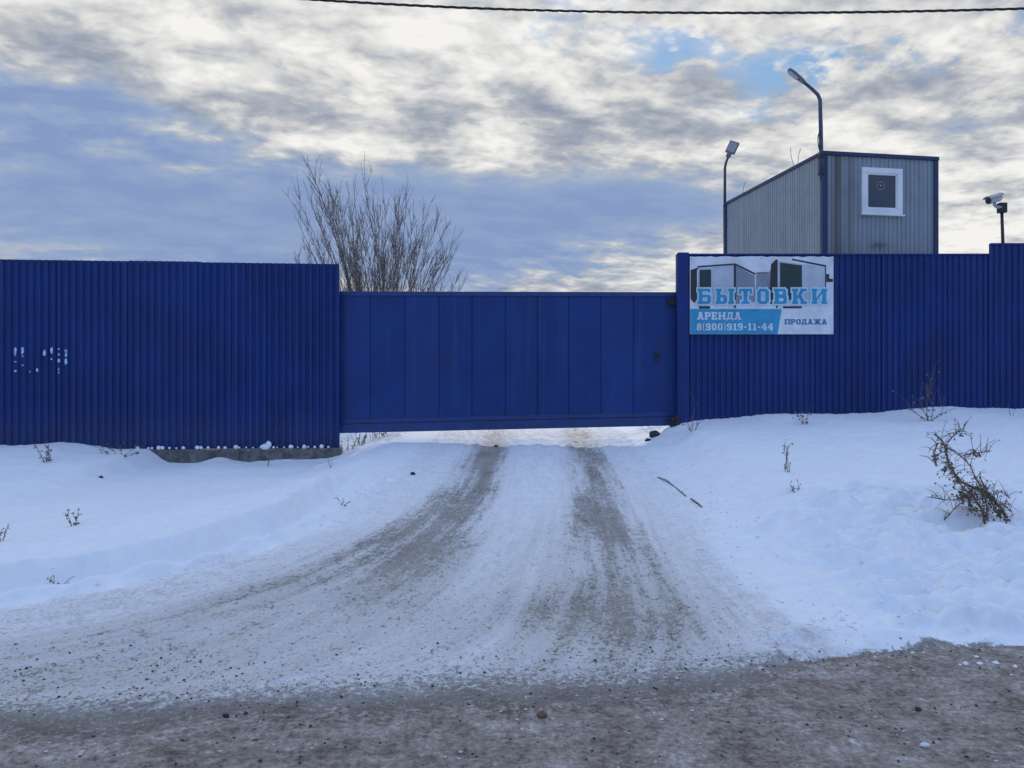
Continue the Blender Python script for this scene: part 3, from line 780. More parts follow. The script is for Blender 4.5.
# ------------------------------------------------------------------ street lamps
def street_lamp_corner():
    Y=15.9
    o=empty('street_lamp',at(822,178,Y),'tall bent lamp pole with a slim luminaire, strapped to the near corner of the cabin','street lamp')
    P=lambda a,b,dy=0: at(a,b,Y)+Vector((0,dy,0))
    mb=MB(); mb.tube([P(821.6,180),P(820.8,130),P(820,100),P(818,95),P(812,89),P(804,82.5)],[.042,.042,.038,.036,.034,.033],12); mb.build('pole',M['pole'],o,smooth=True)
    # luminaire: a flattened tapered case along the arm
    a=P(804.5,83); b=P(788,69.5); d=(b-a).normalized(); s=Vector((0,1,0)); up=d.cross(s).normalized()
    if up.z<0: up=-up
    mb=MB(); n=10; vs=[]; L=(b-a).length
    prof=[(0,.045,.038),(.08,.07,.042),(.3,.09,.048),(.7,.10,.046),(.93,.09,.036),(1,.045,.024)]
    for t,wd,hh in prof:
        c=a+d*L*t
        for k in range(n):
            th=2*math.pi*k/n; vs.append(c+s*wd*math.cos(th)+up*hh*math.sin(th)*(1 if math.sin(th)>0 else .55))
    fs=[(i*n+k,i*n+(k+1)%n,(i+1)*n+(k+1)%n,(i+1)*n+k) for i in range(len(prof)-1) for k in range(n)]+[tuple(range(n))[::-1],tuple(range((len(prof)-1)*n,len(prof)*n))]
    mb.add(vs,fs); lm=mb.build('luminaire',M['lamp'],o,smooth=True)
    mb=MB(); c=[a+d*L*.38-up*.022,a+d*L*.9-up*.018]
    mb.add([c[0]+s*.07,c[0]-s*.07,c[1]-s*.07,c[1]+s*.07]+[q-up*.012 for q in (c[0]+s*.07,c[0]-s*.07,c[1]-s*.07,c[1]+s*.07)],[(0,1,2,3),(7,6,5,4),(0,4,5,1),(1,5,6,2),(2,6,7,3),(3,7,4,0)])
    mb.build('lens',M['lens'],lm)
    mb=MB(); 
    for py in (157,174):
        q=P(821.5,py); mb.tube([q+Vector((0,0,-.025)),q+Vector((0,0,.025))],.066,12)
    mb.box(P(0,157).x*0+q.x-.03,q.x+.03,q.y+.04,q.y+.09,q.z,q.z+.35)
    mb.build('clamp',M['iron'],o)
    mb=MB(); mb.tube([P(818.4,150,-.03),P(817.2,142,-.03),P(817.6,136,-.03),P(819.5,131,-.03)],.012,6); mb.build('feed_wire',M['cable'],o)
street_lamp_corner()
def street_lamp_back():
    Y=20.55
    g=gz(at(725.5,0,Y).x,Y)
    o=empty('street_lamp',(at(725.5,0,Y).x,Y,g),'thin lamp pole with a square tilted floodlight, behind the low end of the cabin','street lamp')
    P=lambda a,b,dy=0: at(a,b,Y)+Vector((0,dy,0))
    base=P(725.5,250); base.z=g-.1
    mb=MB(); mb.tube([base,P(725.4,250),P(724.8,205)],[.06,.055,.05],12); mb.tube([P(724.8,206),P(724.9,168),P(726,162.5),P(728.6,156)],[.038,.036,.034,.032],10); mb.build('pole',M['pole'],o,smooth=True)
    a=P(728.2,156.5); b=P(734.5,143); d=(b-a).normalized(); s=Vector((.92,-.35,.0)); s=(s-d*s.dot(d)).normalized(); up=d.cross(s).normalized()
    L=(b-a).length; mb=MB()
    Mx=Matrix((( s.x,d.x,up.x,a.x),(s.y,d.y,up.y,a.y),(s.z,d.z,up.z,a.z),(0,0,0,1)))
    mb.box(-.13,.13,.10,L+.03,-.035,.035,Mx); mb.box(-.06,.06,-.02,.099,-.03,.03,Mx)
    for k in range(6): mb.box(-.11+k*.04,-.10+k*.04,.14,L-.02,.0352,.06,Mx)
    lm=mb.build('luminaire',M['lamp'],o,bevel=.006)
    mb=MB(); mb.box(-.11,.11,.13,L,-.042,-.0355,Mx); mb.build('lens',M['lens'],lm)
street_lamp_back()

# ------------------------------------------------------------------ security camera on a thin post
def security_camera():
    Y=13.12
    P=lambda a,b,dy=0: at(a,b,Y)+Vector((0,dy,0))
    foot=P(1003,246); foot.z=zstep-.5
    o=empty('security_camera',foot,'pale bullet security camera on a thin post above the raised fence','security camera')
    mb=MB(); mb.tube([foot,P(1003,246),P(1001.8,212)],[.026,.026,.024],10); mb.build('post',M['iron'],o,smooth=True)
    q=P(1002,208)
    mb=MB(); mb.box(q.x-.065,q.x+.065,q.y-.05,q.y+.05,q.z-.085,q.z+.085); jb=mb.build('junction_box',M['black'],o,bevel=.01)
    mb=MB(); mb.tube([P(1000,207.5,-.03),P(996,207.6,-.03),P(993.5,205.5,-.03),P(993.2,202,-.03)],[.028,.026,.026,.03],10); mb.build('arm',M['camera'],o,smooth=True)
    # housing: body, sunshield and lens, pointing down to the left
    a=P(998.5,197.3,-.03); b=P(981,203.2,-.2); d=(b-a).normalized(); s=d.cross(Vector((0,0,1))).normalized(); up=s.cross(d).normalized(); L=(b-a).length
    Mx=Matrix(((d.x,s.x,up.x,a.x),(d.y,s.y,up.y,a.y),(d.z,s.z,up.z,a.z),(0,0,0,1)))
    mb=MB(); mb.tube([Mx@Vector((x,0,-.012)) for x in (0,.02,L*.5,L-.02,L)],[.05,.058,.058,.058,.052],14); hs=mb.build('housing',M['camera'],o,smooth=False)
    mb=MB(); vs=[]; n=9
    for x in (-.03,L+.035):
        for i in range(n):
            th=math.pi*i/(n-1); vs.append(Mx@Vector((x,.068*math.cos(th),.02+.05*math.sin(th))))
        for i in range(n):
            th=math.pi*(n-1-i)/(n-1); vs.append(Mx@Vector((x,.063*math.cos(th),.02+.045*math.sin(th))))
    m2=2*n; mb.add(vs,[(i,(i+1)%m2,m2+(i+1)%m2,m2+i) for i in range(m2)]+[tuple(range(m2))[::-1],tuple(range(m2,2*m2))]); mb.build('sunshield',M['camera'],hs)
    mb=MB(); mb.tube([Mx@Vector((L-.002,0,-.012)),Mx@Vector((L+.012,0,-.012))],[.048,.046],14); mb.build('lens',M['black'],hs)
security_camera()

# ------------------------------------------------------------------ overhead cable (twisted strands)
def cable():
    Y0=9.0
    pts=[(-40,4.0),(290,0.),(430,5.5),(600,10.8),(760,10.5),(900,7.6),(1024,3.6)]
    # parabola through the picture: lowest near px 640
    zc=at(0,11.2,Y0).z; xc=at(650,0,Y0).x; k=(at(0,3.8,Y0).z-zc)/((at(1024,0,Y0).x-xc)**2)
    mb=MB(); N=1100
    for s in range(3):
        pl=[]
        for i in range(N+1):
            x=-24+52*i/N; kk=k if x>xc else k*1.63
            z=zc+kk*(x-xc)**2; th=x*2*math.pi/.42+s*2.094
            pl.append((x,Y0+.011*math.cos(th)+.02*x,z+.0085*math.sin(th)))
        mb.tube(pl,.0075,5)
    tag(mb.build('overhead_cable',M['cable'],smooth=True),'black twisted overhead cable crossing the cloudy sky','cable')
cable()

# ------------------------------------------------------------------ bare bush behind the gate
def bare_bush():
    rn=random.Random(21); Y=20.; 
    bx=at(384,0,Y).x; g=gz(bx,Y)
    o=empty('bare_bush',(bx,Y,g),'leafless many stemmed bush rising behind the fence and gate','bush')
    ms=MB(); mt=MB()
    # crown outline in the photo: (px, py) of stem tips
    prof=[(288,262),(294,244),(299,205),(312,186),(322,166),(330,190),(345,200),(356,188),(368,171),(377,190),(388,182),(400,196),(414,186),(425,196),(438,210),(447,228),(456,232),(462,258),(468,272)]
    px=[p[0] for p in prof]; py=[p[1] for p in prof]
    def stem_(tip,base,r0,level):
        n=7 if level==0 else 5
        d=tip-base; pts=[]; ph=rn.uniform(0,6.28); am=.022*d.length
        sag=Vector((d.x,d.y,0))*.16 if level==0 else Vector((0,0,0))
        for i in range(n+1):
            t=i/n
            p=base+d*t - sag*math.sin(math.pi*t)*(1 if level==0 else 0)
            p+=Vector((math.sin(ph+5*t),math.cos(ph*1.3+4*t),0))*am*t*(1-t)*3
            pts.append(p)
        rad=[max(.0028,r0*(1-i/n)**.8+.0022) for i in range(n+1)]
        (ms if level==0 else mt).tube(pts,rad,5 if level==0 else 3,cap=False)
        return pts,rad
    stems=[]
    for i in range(84):
        f=rn.random(); tx=288+180*f
        if i<len(prof): tx=prof[i][0]; ty=prof[i][1]+2
        else: ty=np.interp(tx,px,py)+abs(rn.gauss(0,1))*30+8
        dy=rn.uniform(-1.6,1.6)
        tip=at(tx,ty,Y); tip.y+=dy
        b=Vector((bx+(tip.x-bx)*.22+rn.uniform(-.2,.2),Y+dy*.25,g-.05))
        stems.append(stem_(tip,b,rn.uniform(.007,.017),0))
    for pts,rad in stems:
        L=(pts[-1]-pts[0]).length
        for k in range(rn.randint(14,23)):
            t=rn.uniform(.30,.96); j=min(int(t*7),6); f=t*7-j; p=pts[j].lerp(pts[j+1],f)
            d0=(pts[min(j+1,7)]-pts[j]).normalized()
            a=rn.uniform(0,6.28); side=Vector((math.cos(a),math.sin(a)*.8,rn.uniform(-.05,.25)))
            d=(d0*1.0+side*rn.uniform(.28,.62)); d.z=abs(d.z)+.25; d.normalize()
            l=rn.uniform(.35,1.15)*(1.15-t*.55)
            tp,tr=stem_(p+d*l,p,.0045,1)
            for q in range(rn.randint(1,3)):
                jj=rn.randint(1,4); a=rn.uniform(0,6.28)
                d2=(d+Vector((math.cos(a),math.sin(a),.3))*.55).normalized()
                l2=l*rn.uniform(.25,.5); p2=tp[jj]
                mt.tube([p2,p2+d2*l2*.5+Vector((0,0,.01)),p2+d2*l2+Vector((0,0,.03))],[.0055,.0045,.003],3,cap=False)
    ms.build('stems',M['bark'],o); mt.build('twigs',M['twig'],o)
bare_bush()

# ------------------------------------------------------------------ dry weeds
def weed(name, foot, tips, r=.006, label='', cat='dry plant', seed=0, leaves=0, leaf=.03, twigs=3, group=None, Y=None, twl=.14):
    """foot: picture point on the ground; tips: list of picture points the stalks reach at the same distance"""
    rn=random.Random(seed); b=hit(*foot)
    o=empty(name,b,label,cat,group); ms=MB(); ml=MB()
    for (tx,ty) in tips:
        tip=at(tx,ty,b.y); tip.y+=rn.uniform(-.12,.12)
        d=tip-b; n=6; pts=[]; ph=rn.uniform(0,6)
        st=b+Vector((rn.uniform(-.03,.03),rn.uniform(-.03,.03),-.05))
        for i in range(n+1):
            t=i/n; p=st+(tip-st)*t+Vector((math.sin(ph+4*t),0,math.cos(ph+3*t)*.4))*.05*d.length*math.sin(math.pi*t)
            pts.append(p)
        ms.tube(pts,[r*(1-.75*i/n) for i in range(n+1)],5)
        for k in range(twigs):
            j=rn.randint(2,n); a=rn.uniform(-1.2,1.2); 
            dd=(pts[j]-pts[j-1]).normalized(); dd=(dd+Vector((a,rn.uniform(-.5,.5),rn.uniform(-.3,.6)))*.8).normalized()
            l=rn.uniform(.4,1.2)*twl; q=pts[j]+dd*l
            ms.tube([pts[j],pts[j]+dd*l*.5+Vector((0,0,.01)),q],[r*.5,r*.42,r*.25],4)
            if leaves and rn.random()<.8: add_leaf(ml,q,leaf*rn.uniform(.5,1.2),rn)
        for k in range(leaves):
            j=rn.randint(1,n); f=rn.random(); p=pts[j-1].lerp(pts[j],f)
            add_leaf(ml,p+Vector((rn.uniform(-1,1),rn.uniform(-1,1),rn.uniform(-1,.6)))*leaf*.6,leaf*rn.uniform(.5,1.3),rn)
    ms.build('stalks',M['straw'],o)
    if ml.v: ml.build('withered_leaves',M['deadleaf'],o)
    return o
def add_leaf(ml,p,s,rn):
    """small crumpled leaf of two folded halves"""
    a=Vector((rn.uniform(-1,1),rn.uniform(-1,1),rn.uniform(-1,.4))).normalized(); b=a.orthogonal().normalized(); c=a.cross(b)
    th=rn.uniform(0,6.28); b,c=b*math.cos(th)+c*math.sin(th),c*math.cos(th)-b*math.sin(th)
    v=[p,p+a*s*.5+b*s*.32+c*s*.2,p+a*s+c*s*.1,p+a*s*.5-b*s*.32+c*s*.2,p+a*s*.5-c*s*.06]
    ml.add(v,[(0,1,4),(1,2,4),(2,3,4),(3,0,4)])
# the big broken shrub on the right bank
def broken_shrub():
    rn=random.Random(5); b=hit(985,521); Y=b.y
    o=empty('dry_shrub',b,'large leaning dead shrub with clumps of withered leaves on the right snowbank','shrub')
    P=lambda a,c,dy=0.: at(a,c,Y+dy)
    ms=MB(); mt=MB(); ml=MB()
    main=[([(1008,524),(1003,512),(993,500),(985,492),(972,487),(962,482),(952,470),(948,462),(946,448),(941,440),(935,434)],.016),
          ([(985,524),(982,510),(974,498),(964,488),(955,476),(949,466)],.012),
          ([(975,524),(973,512),(968,500),(961,491)],.012),
          ([(988,520),(987,505),(984,494),(980,486),(976,478),(971,466),(962,457),(950,449),(942,443)],.008),
          ([(1000,516),(992,503),(986,490),(979,476)],.012),
          ([(965,455),(974,453),(985,452),(991,451)],.006),
          ([(948,442),(955,434),(960,430),(964,429)],.006),
          ([(936,466),(934,452),(938,443)],.010),([(944,520),(955,508),(965,500)],.006),([(930,497),(945,500),(960,499)],.005),([(1012,512),(1004,505),(996,500)],.006),([(1010,498),(1002,492),(994,495)],.006)]
    allp=[]
    for k,(pl,r) in enumerate(main):
        dy=rn.uniform(-.18,.18)
        pts=[P(a+rn.uniform(-.6,.6),c,dy+rn.uniform(-.03,.03)) for a,c in pl]
        ms.tube(pts,[r*(1-.55*i/(len(pts)-1)) for i in range(len(pts))],6)
        for i in range(len(pts)-1):
            for q in range(9): allp.append((pts[i].lerp(pts[i+1],rn.random()),r))
    for (p,r) in allp:
        if rn.random()<.85:
            d=Vector((rn.uniform(-1,.8),rn.uniform(-.8,.8),rn.uniform(-.5,.8))).normalized(); l=rn.uniform(.04,.20)
            q=p+d*l; q.z=max(q.z,gz(q.x,q.y)+.01)
            mid=(p+q)/2+Vector((0,0,.02)); mt.tube([p,mid,q],[.0028,.0022,.0014],4)
            if rn.random()<.5: add_leaf(ml,q,rn.uniform(.012,.03),rn)
    # leaf clumps hugging the stems
    for (cx_,cy_,n,s) in ((949,467,34,7),(955,478,20,6),(967,492,44,9),(975,492,46,9),(984,494,40,8),(990,500,30,7),(972,506,34,7),(983,510,30,7),(998,510,26,7),(1006,519,22,5),(963,497,26,7),(944,448,18,4),(936,458,14,3),(975,455,10,5),(960,433,8,4)):
        for k in range(int(n*1.6)):
            p=P(cx_+rn.gauss(0,s*.5),cy_+rn.gauss(0,s*.5),rn.gauss(0,.10)); p.z=max(p.z,gz(p.x,p.y)+.01)
            add_leaf(ml,p,rn.uniform(.016,.046),rn)
    ms.build('branches',M['straw'],o); mt.build('twigs',M['straw'],o); ml.build('withered_leaves',M['deadleaf'],o)
broken_shrub()
weed('dry_weed',(787,472),[(780,446),(784,449),(789,455)],.006,'small dry weed standing alone on the smooth snow below the board',seed=1,leaves=4,leaf=.035,twigs=4,twl=.12)
weed('dry_weed',(797,491),[(794,485),(799,487),(808,497)],.006,'low dark weed stub poking out of the snow on the right bank',seed=2,leaves=4,leaf=.04,twigs=2,twl=.08)
weed('dry_weed',(929,421),[(926,392),(930,376),(936,400),(905,403),(918,397),(940,410)],.006,'bushy dry weed against the right fence above the dead shrub',seed=3,leaves=6,leaf=.04,twigs=6,twl=.3)
weed('dry_weed',(805,424),[(797,416),(803,411),(809,414)],.006,'short dry weed at the foot of the right fence past the board',seed=4,leaves=4,leaf=.05,twigs=4,twl=.15)
weed('dry_weed',(692,432),[(694,398),(688,424),(697,422)],.006,'dry weed beside the blue end post of the right fence',seed=5,leaves=4,leaf=.04,twigs=3,twl=.15)
weed('dry_weed',(1011,416),[(1010,404),(1013,409)],.005,'single thin stalk near the right fence, rightmost of the weeds',seed=6,leaves=0,twigs=1,twl=.06)
weed('dry_weed',(46,462),[(40,450),(47,448),(52,455),(44,455)],.007,'dark clumped weed in the snow under the worn white paint',seed=7,leaves=7,leaf=.05,twigs=4,twl=.12)
weed('dry_weed',(74,526),[(71,512),(76,514),(69,520)],.006,'small dark weed standing in the open snow on the left',seed=8,leaves=4,leaf=.03,twigs=3,twl=.08)
weed('dry_weed',(2,541),[(-2,520),(4,526),(8,533)],.006,'dry weed at the very left edge of the snow',seed=9,leaves=5,leaf=.03,twigs=4,twl=.08)
weed('dry_weed',(122,455),[(100,450),(112,449),(120,446),(130,449),(138,453)],.005,'low spread of dry weeds along the foot of the left fence',seed=10,leaves=5,leaf=.05,twigs=4,twl=.16)
weed('dry_weed',(216,452),[(215,392),(211,408),(219,415)],.0055,'tall brown stalk against the left fence where the footing begins',seed=11,leaves=3,leaf=.04,twigs=4,twl=.18)
weed('dry_weed',(262,450),[(266,418),(262,425),(272,424)],.005,'curly dry weed against the left fence above the middle of the footing',seed=12,leaves=3,leaf=.03,twigs=5,twl=.22)
weed('dry_weed',(268,466),[(269,457),(267,459)],.008,'dark stub sticking from the snow before the footing',seed=13,leaves=1,leaf=.03,twigs=1,twl=.05)
weed('dry_weed',(331,468),[(327,452),(333,458)],.004,'thin bent grass stalk in the snow by the end of the footing',seed=14,leaves=0,twigs=2,twl=.1)
weed('dry_weed',(60,583),[(52,577),(63,574),(74,578)],.004,'flat wisp of grass lying in the rut at the left',seed=16,leaves=4,leaf=.025,twigs=3,twl=.06)
weed('dry_weed',(342,505),[(338,499),(344,500),(348,503)],.005,'tiny dark weed at the snow edge beside the left side of the drive',seed=17,leaves=3,leaf=.03,twigs=2,twl=.06)
def far_weed(px0,Y,label,seed,n):
    rn=random.Random(seed); x=at(px0,0,Y).x; g=gz(x,Y)
    o=empty('dry_weed',(x,Y,g),label,'dry plant'); ms=MB(); ml=MB()
    for k in range(n):
        p=Vector((x+rn.uniform(-.25,.25),Y+rn.uniform(-.2,.2),0)); p.z=gz(p.x,p.y)-.03
        h=rn.uniform(.12,.42); q=p+Vector((rn.uniform(-.12,.12),rn.uniform(-.1,.1),h))
        ms.tube([p,(p+q)/2+Vector((rn.uniform(-.02,.02),0,0)),q],[.006,.005,.003],4)
        for j in range(3): add_leaf(ml,p.lerp(q,rn.uniform(.3,1)),rn.uniform(.02,.05),rn)
    ms.build('stalks',M['straw'],o); ml.build('withered_leaves',M['deadleaf'],o)
far_weed(356,13.9,'weeds seen under the gate nearest its left end',31,12)
far_weed(374,14.2,'weeds seen under the gate, second clump from its left end',32,14)
far_weed(398,14.6,'weeds seen under the gate at the left side of the drive',33,12)
far_weed(652,14.4,'weeds seen under the gate at the right side of the drive',34,8)

# sticks and lumps on the ground
def stick(pts,r,label,seed):
    rn=random.Random(seed); mb=MB(); pl=[]
    for p in pts:
        q=hit(*p); q.z+=r*.7+rn.uniform(0,.006); pl.append(q)
    mb.tube(pl,[r*(1-.4*i/(len(pl)-1)) for i in range(len(pl))],6)
    for k in range(2):
        i=rn.randint(0,len(pl)-2); p=pl[i].lerp(pl[i+1],.5); q=p+Vector((rn.uniform(-.12,.12),rn.uniform(-.12,.12),.03)); mb.tube([p,q],[r*.5,r*.25],5)
    tag(mb.build('stick',M['straw']),label,'stick')
stick([(658,478),(666,481),(671,485),(679,491),(686,497)],.009,'long thin stick lying at the right edge of the drive',1)
stick([(691,500),(697,504),(702,508)],.010,'short broken stick lying nearer the road than the long one',2)
def stone(px,py,r,mat,label,seed,cat='stone',flat=.7,name='stone'):
    p=hit(px,py); mb=MB(); mb.blob(p+Vector((0,0,r*flat*.45)),r,r*.85,r*flat,seed,.16,12,8)
    tag(mb.build(name,mat,smooth=(mat is M['ice'] or mat is M['snowlump'])),label,cat)
stone(542,717,.028,M['brownstone'],'reddish brown stone lying on the road edge',1,flat=.55)
stone(226,717,.016,M['darkstone'],'dark pebble at the road edge on the left, larger of the pair',2)
stone(246,714,.011,M['darkstone'],'small dark pebble just right of the larger one',3)
stone(918,711,.016,M['darkstone'],'dark stone on the right part of the dirty road',4)
stone(925,747,.024,M['ice'],'white chunk of ice on the right part of the dirty road',5,'ice chunk',.45,'ice_chunk')
stone(496,447,.03,M['darkstone'],'dark clod in the left wheel track under the gate',7)
stone(413,475,.035,M['darkstone'],'dark clod at the left edge of the drive before the gate',8)
stone(655,436,.10,M['darkstone'],'dark earthy lump below the right end of the gate',9,'lump',.6,'earth_lump')
stone(648,441,.05,M['darkstone'],'small earthy lump left of the big one under the gate',10,'lump',.6,'earth_lump')
stone(101,478,.03,M['darkstone'],'dark speck of a stone in the left snow below the fence',11)

# loose crumbs of snow along the ruts and banks, and grit on the road: countless
def scatter(name,mat,n,pick,rmin,rmax,seed,flat=.7):
    rn=np.random.RandomState(seed); xs,ys=pick(rn,n); zs=terrain(xs,ys); n=len(xs)
    o8=np.array([(1,0,0),(0,1,0),(-1,0,0),(0,-1,0),(0,0,1),(0,0,-1)],float)
    f8=np.array([(0,1,4),(1,2,4),(2,3,4),(3,0,4),(1,0,5),(2,1,5),(3,2,5),(0,3,5)])
    r=rmin+(rmax-rmin)*rn.rand(n)**3
    th=rn.rand(n)*6.283; c,s_=np.cos(th),np.sin(th)
    v=o8[None]*(.65+.7*rn.rand(n,6,1)); vx=v[...,0]*c[:,None]-v[...,1]*s_[:,None]; vy=v[...,0]*s_[:,None]+v[...,1]*c[:,None]
    V=np.stack([xs[:,None]+vx*r[:,None],ys[:,None]+vy*r[:,None],zs[:,None]+(v[...,2]*flat+.25)*r[:,None]],-1).reshape(-1,3)
    Fc=(f8[None]+6*np.arange(n)[:,None,None]).reshape(-1,3)
    me=bpy.data.meshes.new(name); me.from_pydata(V.tolist(),[],Fc.tolist()); me.materials.append(mat); me.update()
    o=bpy.data.objects.new(name,me); C.objects.link(o); return o
def pick_snow(rn,n):
    Y=4.3+7.2*rn.rand(n)**1.4; side=rn.rand(n)
    X=np.where(side<.5, sm_curve(LE,Y)-np.abs(rn.randn(n))*.28*1.6+.10, sm_curve(RE,Y)+rn.randn(n)*.22+.12)
    k=rn.rand(n)<.3; X=np.where(k,1.6+5.*rn.rand(n),X); Y=np.where(k,road_edge(X)+.24+np.abs(rn.randn(n))*.25,Y)
    return X,Y
def pick_grit(rn,n):
    X=-5.+10*rn.rand(n); Y=2.9+1.9*rn.rand(n)**.8
    k=pn(X*1.5,Y*2.5,5)+rn.rand(n)*.7>.15; return X[k],Y[k]
def pick_ice(rn,n):
    X=-5.+10*rn.rand(n); Y=2.9+2.6*rn.rand(n)
    k=pn(X*2.1,Y*2.9,8)+rn.rand(n)*.5>.3; return X[k],Y[k]
tag(scatter('snow_crumbs',M['snowlump'],1100,pick_snow,.004,.022,2),'loose crumbs of snow along the banks and ruts','snow crumbs',kind='stuff')
tag(scatter('road_grit',M['darkstone'],2600,pick_grit,.0022,.011,3),'dark grit strewn over the dirty road','grit',kind='stuff')
tag(scatter('ice_crumbs',M['ice'],1800,pick_ice,.0025,.013,4,.4),'pale crumbs of ice trodden into the road','ice crumbs',kind='stuff')

# ------------------------------------------------------------------ sun and sky
SUN_EL,SUN_AZ=R(14.0),R(3.0)      # azimuth measured from the view direction, positive to the right
S=bpy.data.lights.new('sun','SUN'); S.energy=2.1; S.angle=R(.8); S.color=(1.,.93,.82)
so=bpy.data.objects.new('sun',S); C.objects.link(so)
dirv=Vector((math.sin(SUN_AZ)*math.cos(SUN_EL),math.cos(SUN_AZ)*math.cos(SUN_EL),math.sin(SUN_EL)))
so.rotation_euler=dirv.to_track_quat('Z','Y').to_euler(); so.location=(0,0,30)

W=bpy.data.worlds.new('World'); SC.world=W; W.use_nodes=True
nt=NT(W.node_tree); bg=W.node_tree.nodes['Background']; bg.inputs['Strength'].default_value=.15
sky=nt.node('ShaderNodeTexSky',sky_type='NISHITA'); sky.sun_disc=False; sky.sun_elevation=SUN_EL; sky.sun_rotation=SUN_AZ
sky.altitude=100; sky.air_density=1.; sky.dust_density=.6; sky.ozone_density=1.5
D=nt.node('ShaderNodeTexCoord').outputs['Generated']
x,y,z=nt.sep(D)
az=nt.math('ARCTAN2',x,y); el=nt.math('ARCSINE',z)
zc=nt.add(nt.math('MAXIMUM',z,0.),.15)
u=nt.div(x,zc); v=nt.div(y,zc)
# streets of cloud run slightly oblique to the view
ca,sa=math.cos(R(14)),math.sin(R(14))
U=nt.add(nt.mul(u,ca),nt.mul(v,sa)); V=nt.sub(nt.mul(v,ca),nt.mul(u,sa))
PV=nt.xyz(U,V,0)
w1=nt.noise(PV,2.2,3,.5); w2=nt.noise(nt.xyz(nt.add(U,7.3),nt.add(V,3.1)),2.2,3,.5)
Uw=nt.add(U,nt.mul(nt.sub(w1,.5),.15)); Vw=nt.add(V,nt.mul(nt.sub(w2,.5),.15))
PW=nt.xyz(nt.mul(Uw,.72),Vw,0)
cell=nt.noise(PW,7.2,5,.50,.0)
cell2=nt.noise(nt.vscale(PW,(1.3,1.,1)),24.,4,.55,.15)
big=nt.noise(nt.xyz(nt.mul(U,.5),V),1.25,3,.5)
holes=nt.noise(nt.xyz(nt.add(nt.mul(Uw,.8),4.7),nt.add(Vw,1.9)),3.4,5,.55,.3)
# masks given as angles on the sky, edges loosened by noise
def AE(px,py):
    a=math.atan((px-512)/F); return a, math.atan((384-py)/F*math.cos(a))
mx=nt.mul(nt.sub(nt.noise(D,5.,4,.55),.5),.16); my=nt.mul(nt.sub(nt.noise(nt.vscale(D,(1,1,2)),7.,4,.6),.5),.075)
azw=nt.add(az,mx); elw=nt.add(el,my)
def blob(px,py,sx_,sy_,amp):
    a0,e0=AE(px,py); a=nt.div(nt.sub(azw,a0),sx_/F); e=nt.div(nt.sub(elw,e0),sy_/F)
    return nt.mul(nt.math('EXPONENT',nt.mul(nt.add(nt.mul(a,a),nt.mul(e,e)),-1.)),amp)
def total(l):
    s=l[0]
    for q in l[1:]: s=nt.add(s,q)
    return s
blue_bank=total([blob(150,215,340,56,.95),blob(500,207,210,38,.75),blob(20,95,120,32,.7),blob(110,135,150,36,.45),blob(640,200,110,30,.45),
            blob(540,262,140,24,.40),blob(330,262,280,24,.35),blob(960,132,60,11,.45)])
bank=total([blue_bank,
            blob(610,108,170,22,.42),blob(360,110,130,20,.30),blob(560,148,170,16,.28),blob(900,90,120,14,.12),blob(230,75,120,14,.15)])
lift=total([blob(450,55,300,60,.17),blob(880,245,170,26,.28),blob(660,262,70,18,.22),blob(780,165,130,22,.15),blob(160,160,90,12,.22),blob(400,145,240,16,.25)])
bank=nt.math('MINIMUM',bank,1.05)
calm=nt.sstep(total([blob(150,215,340,50,.95),blob(500,207,210,38,.8),blob(640,200,110,30,.5)]),.25,.95,1.,.34)
L=nt.add(nt.add(.69,nt.mul(nt.mul(nt.sub(cell,.5),1.7),calm)),nt.mul(nt.mul(nt.sub(cell2,.5),.58),calm))
L=nt.add(L,nt.mul(nt.sub(big,.5),.75))
L=nt.sub(nt.add(L,lift),nt.mul(bank,.60))
K=1/.15
def c10(c): return tuple(q for q in c)
grey=nt.ramp(L,[(0.,(.20,.235,.30)),(.28,(.30,.335,.40)),(.50,(.445,.465,.505)),(.68,(.63,.632,.632)),(.95,(.86,.85,.825))])
bluish=nt.ramp(L,[(0.,(.225,.315,.535)),(.28,(.285,.375,.56)),(.50,(.41,.46,.54)),(.68,(.62,.63,.635)),(.95,(.85,.84,.815))])
cl=nt.mix(nt.sstep(blue_bank,.12,.62,.12,1.),grey,bluish)
hm=total([blob(685,52,42,24,.8),blob(900,60,200,60,.6),blob(950,208,80,12,1.1),blob(520,20,260,26,.45),blob(790,80,60,20,.7)])
hole=nt.mul(nt.sstep(nt.add(nt.add(holes,nt.mul(nt.sub(.5,cell2),.35)),nt.mul(hm,.13)),.60,.73),nt.math('MINIMUM',hm,1.))
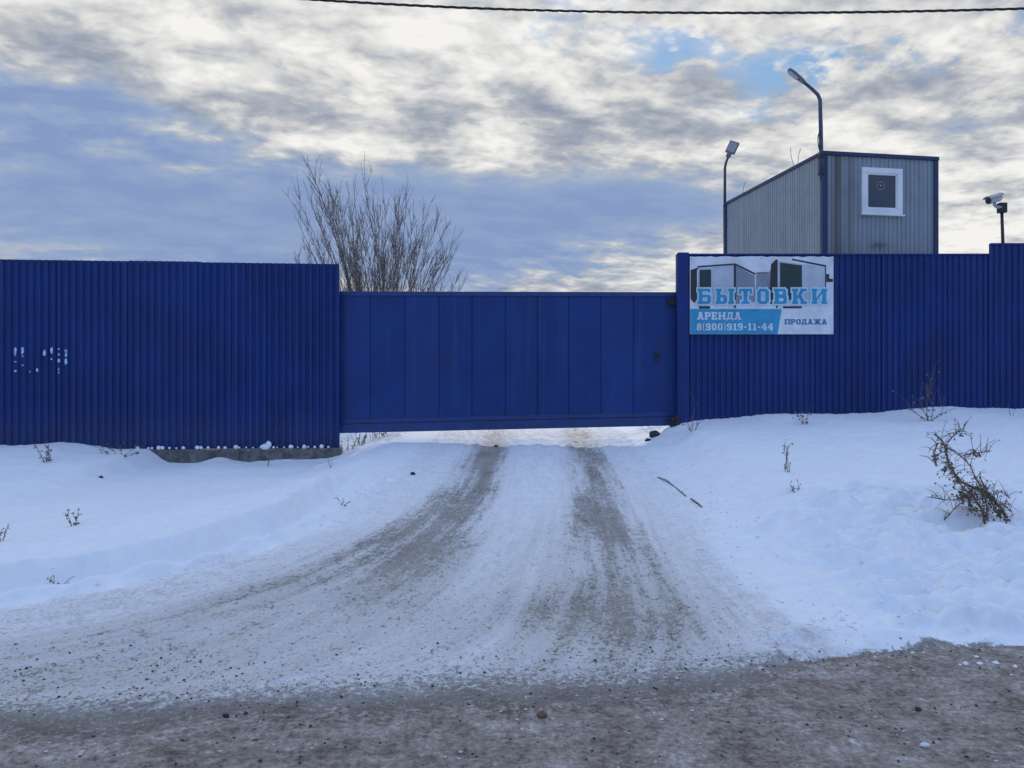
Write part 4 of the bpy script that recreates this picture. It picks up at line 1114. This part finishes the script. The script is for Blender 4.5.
back=nt.sstep(y,.25,-.25)                       # behind the viewer the cloud sheet breaks up into blue sky
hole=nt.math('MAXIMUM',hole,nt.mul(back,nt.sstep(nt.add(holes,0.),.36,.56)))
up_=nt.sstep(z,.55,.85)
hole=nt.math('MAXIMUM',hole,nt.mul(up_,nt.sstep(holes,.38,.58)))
clk=nt.node('ShaderNodeVectorMath',operation='SCALE'); nt.l.new(cl,clk.inputs[0]); clk.inputs['Scale'].default_value=K
skk=nt.node('ShaderNodeVectorMath',operation='SCALE'); nt.l.new(sky.outputs[0],skk.inputs[0]); skk.inputs['Scale'].default_value=1.0
# brighter, bluer sky added out of view overhead and behind to light the snow
sky_fill=nt.mul(nt.math('MAXIMUM',back,up_),.8)
fill_col=nt.mix(up_,(.20*K,.43*K,1.0*K),(.36*K,.67*K,1.40*K))
blue=nt.mix(sky_fill,nt.mix(.9,skk.outputs[0],(.19*K,.37*K,.64*K)),fill_col)
# unseen cloud above the frame, brightened to light the snow from ahead
front_fill=nt.mul(nt.sstep(z,.44,.62),nt.sstep(y,.0,.6))
gain=nt.node('ShaderNodeVectorMath',operation='SCALE'); nt.l.new(clk.outputs[0],gain.inputs[0]); nt.put(gain.inputs['Scale'],nt.add(1.,nt.mul(front_fill,.4)))
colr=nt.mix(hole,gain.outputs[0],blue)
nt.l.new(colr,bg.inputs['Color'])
W.cycles.sampling_method='MANUAL'; W.cycles.sample_map_resolution=512

# ------------------------------------------------------------------ camera and output
cd=bpy.data.cameras.new('camera'); co=bpy.data.objects.new('camera',cd); C.objects.link(co)
co.location=(0,0,EYE); co.rotation_euler=(R(90),0,0); cd.sensor_width=36; cd.lens=F*36/1024
cd.clip_start=.05; cd.clip_end=9000
SC.camera=co
SC.view_settings.view_transform='Standard'; SC.view_settings.look='None'; SC.view_settings.exposure=.08; SC.view_settings.gamma=1.
SC.view_settings.use_curve_mapping=False
SC.cycles.use_denoising=True; SC.cycles.max_bounces=6; SC.cycles.sample_clamp_indirect=6
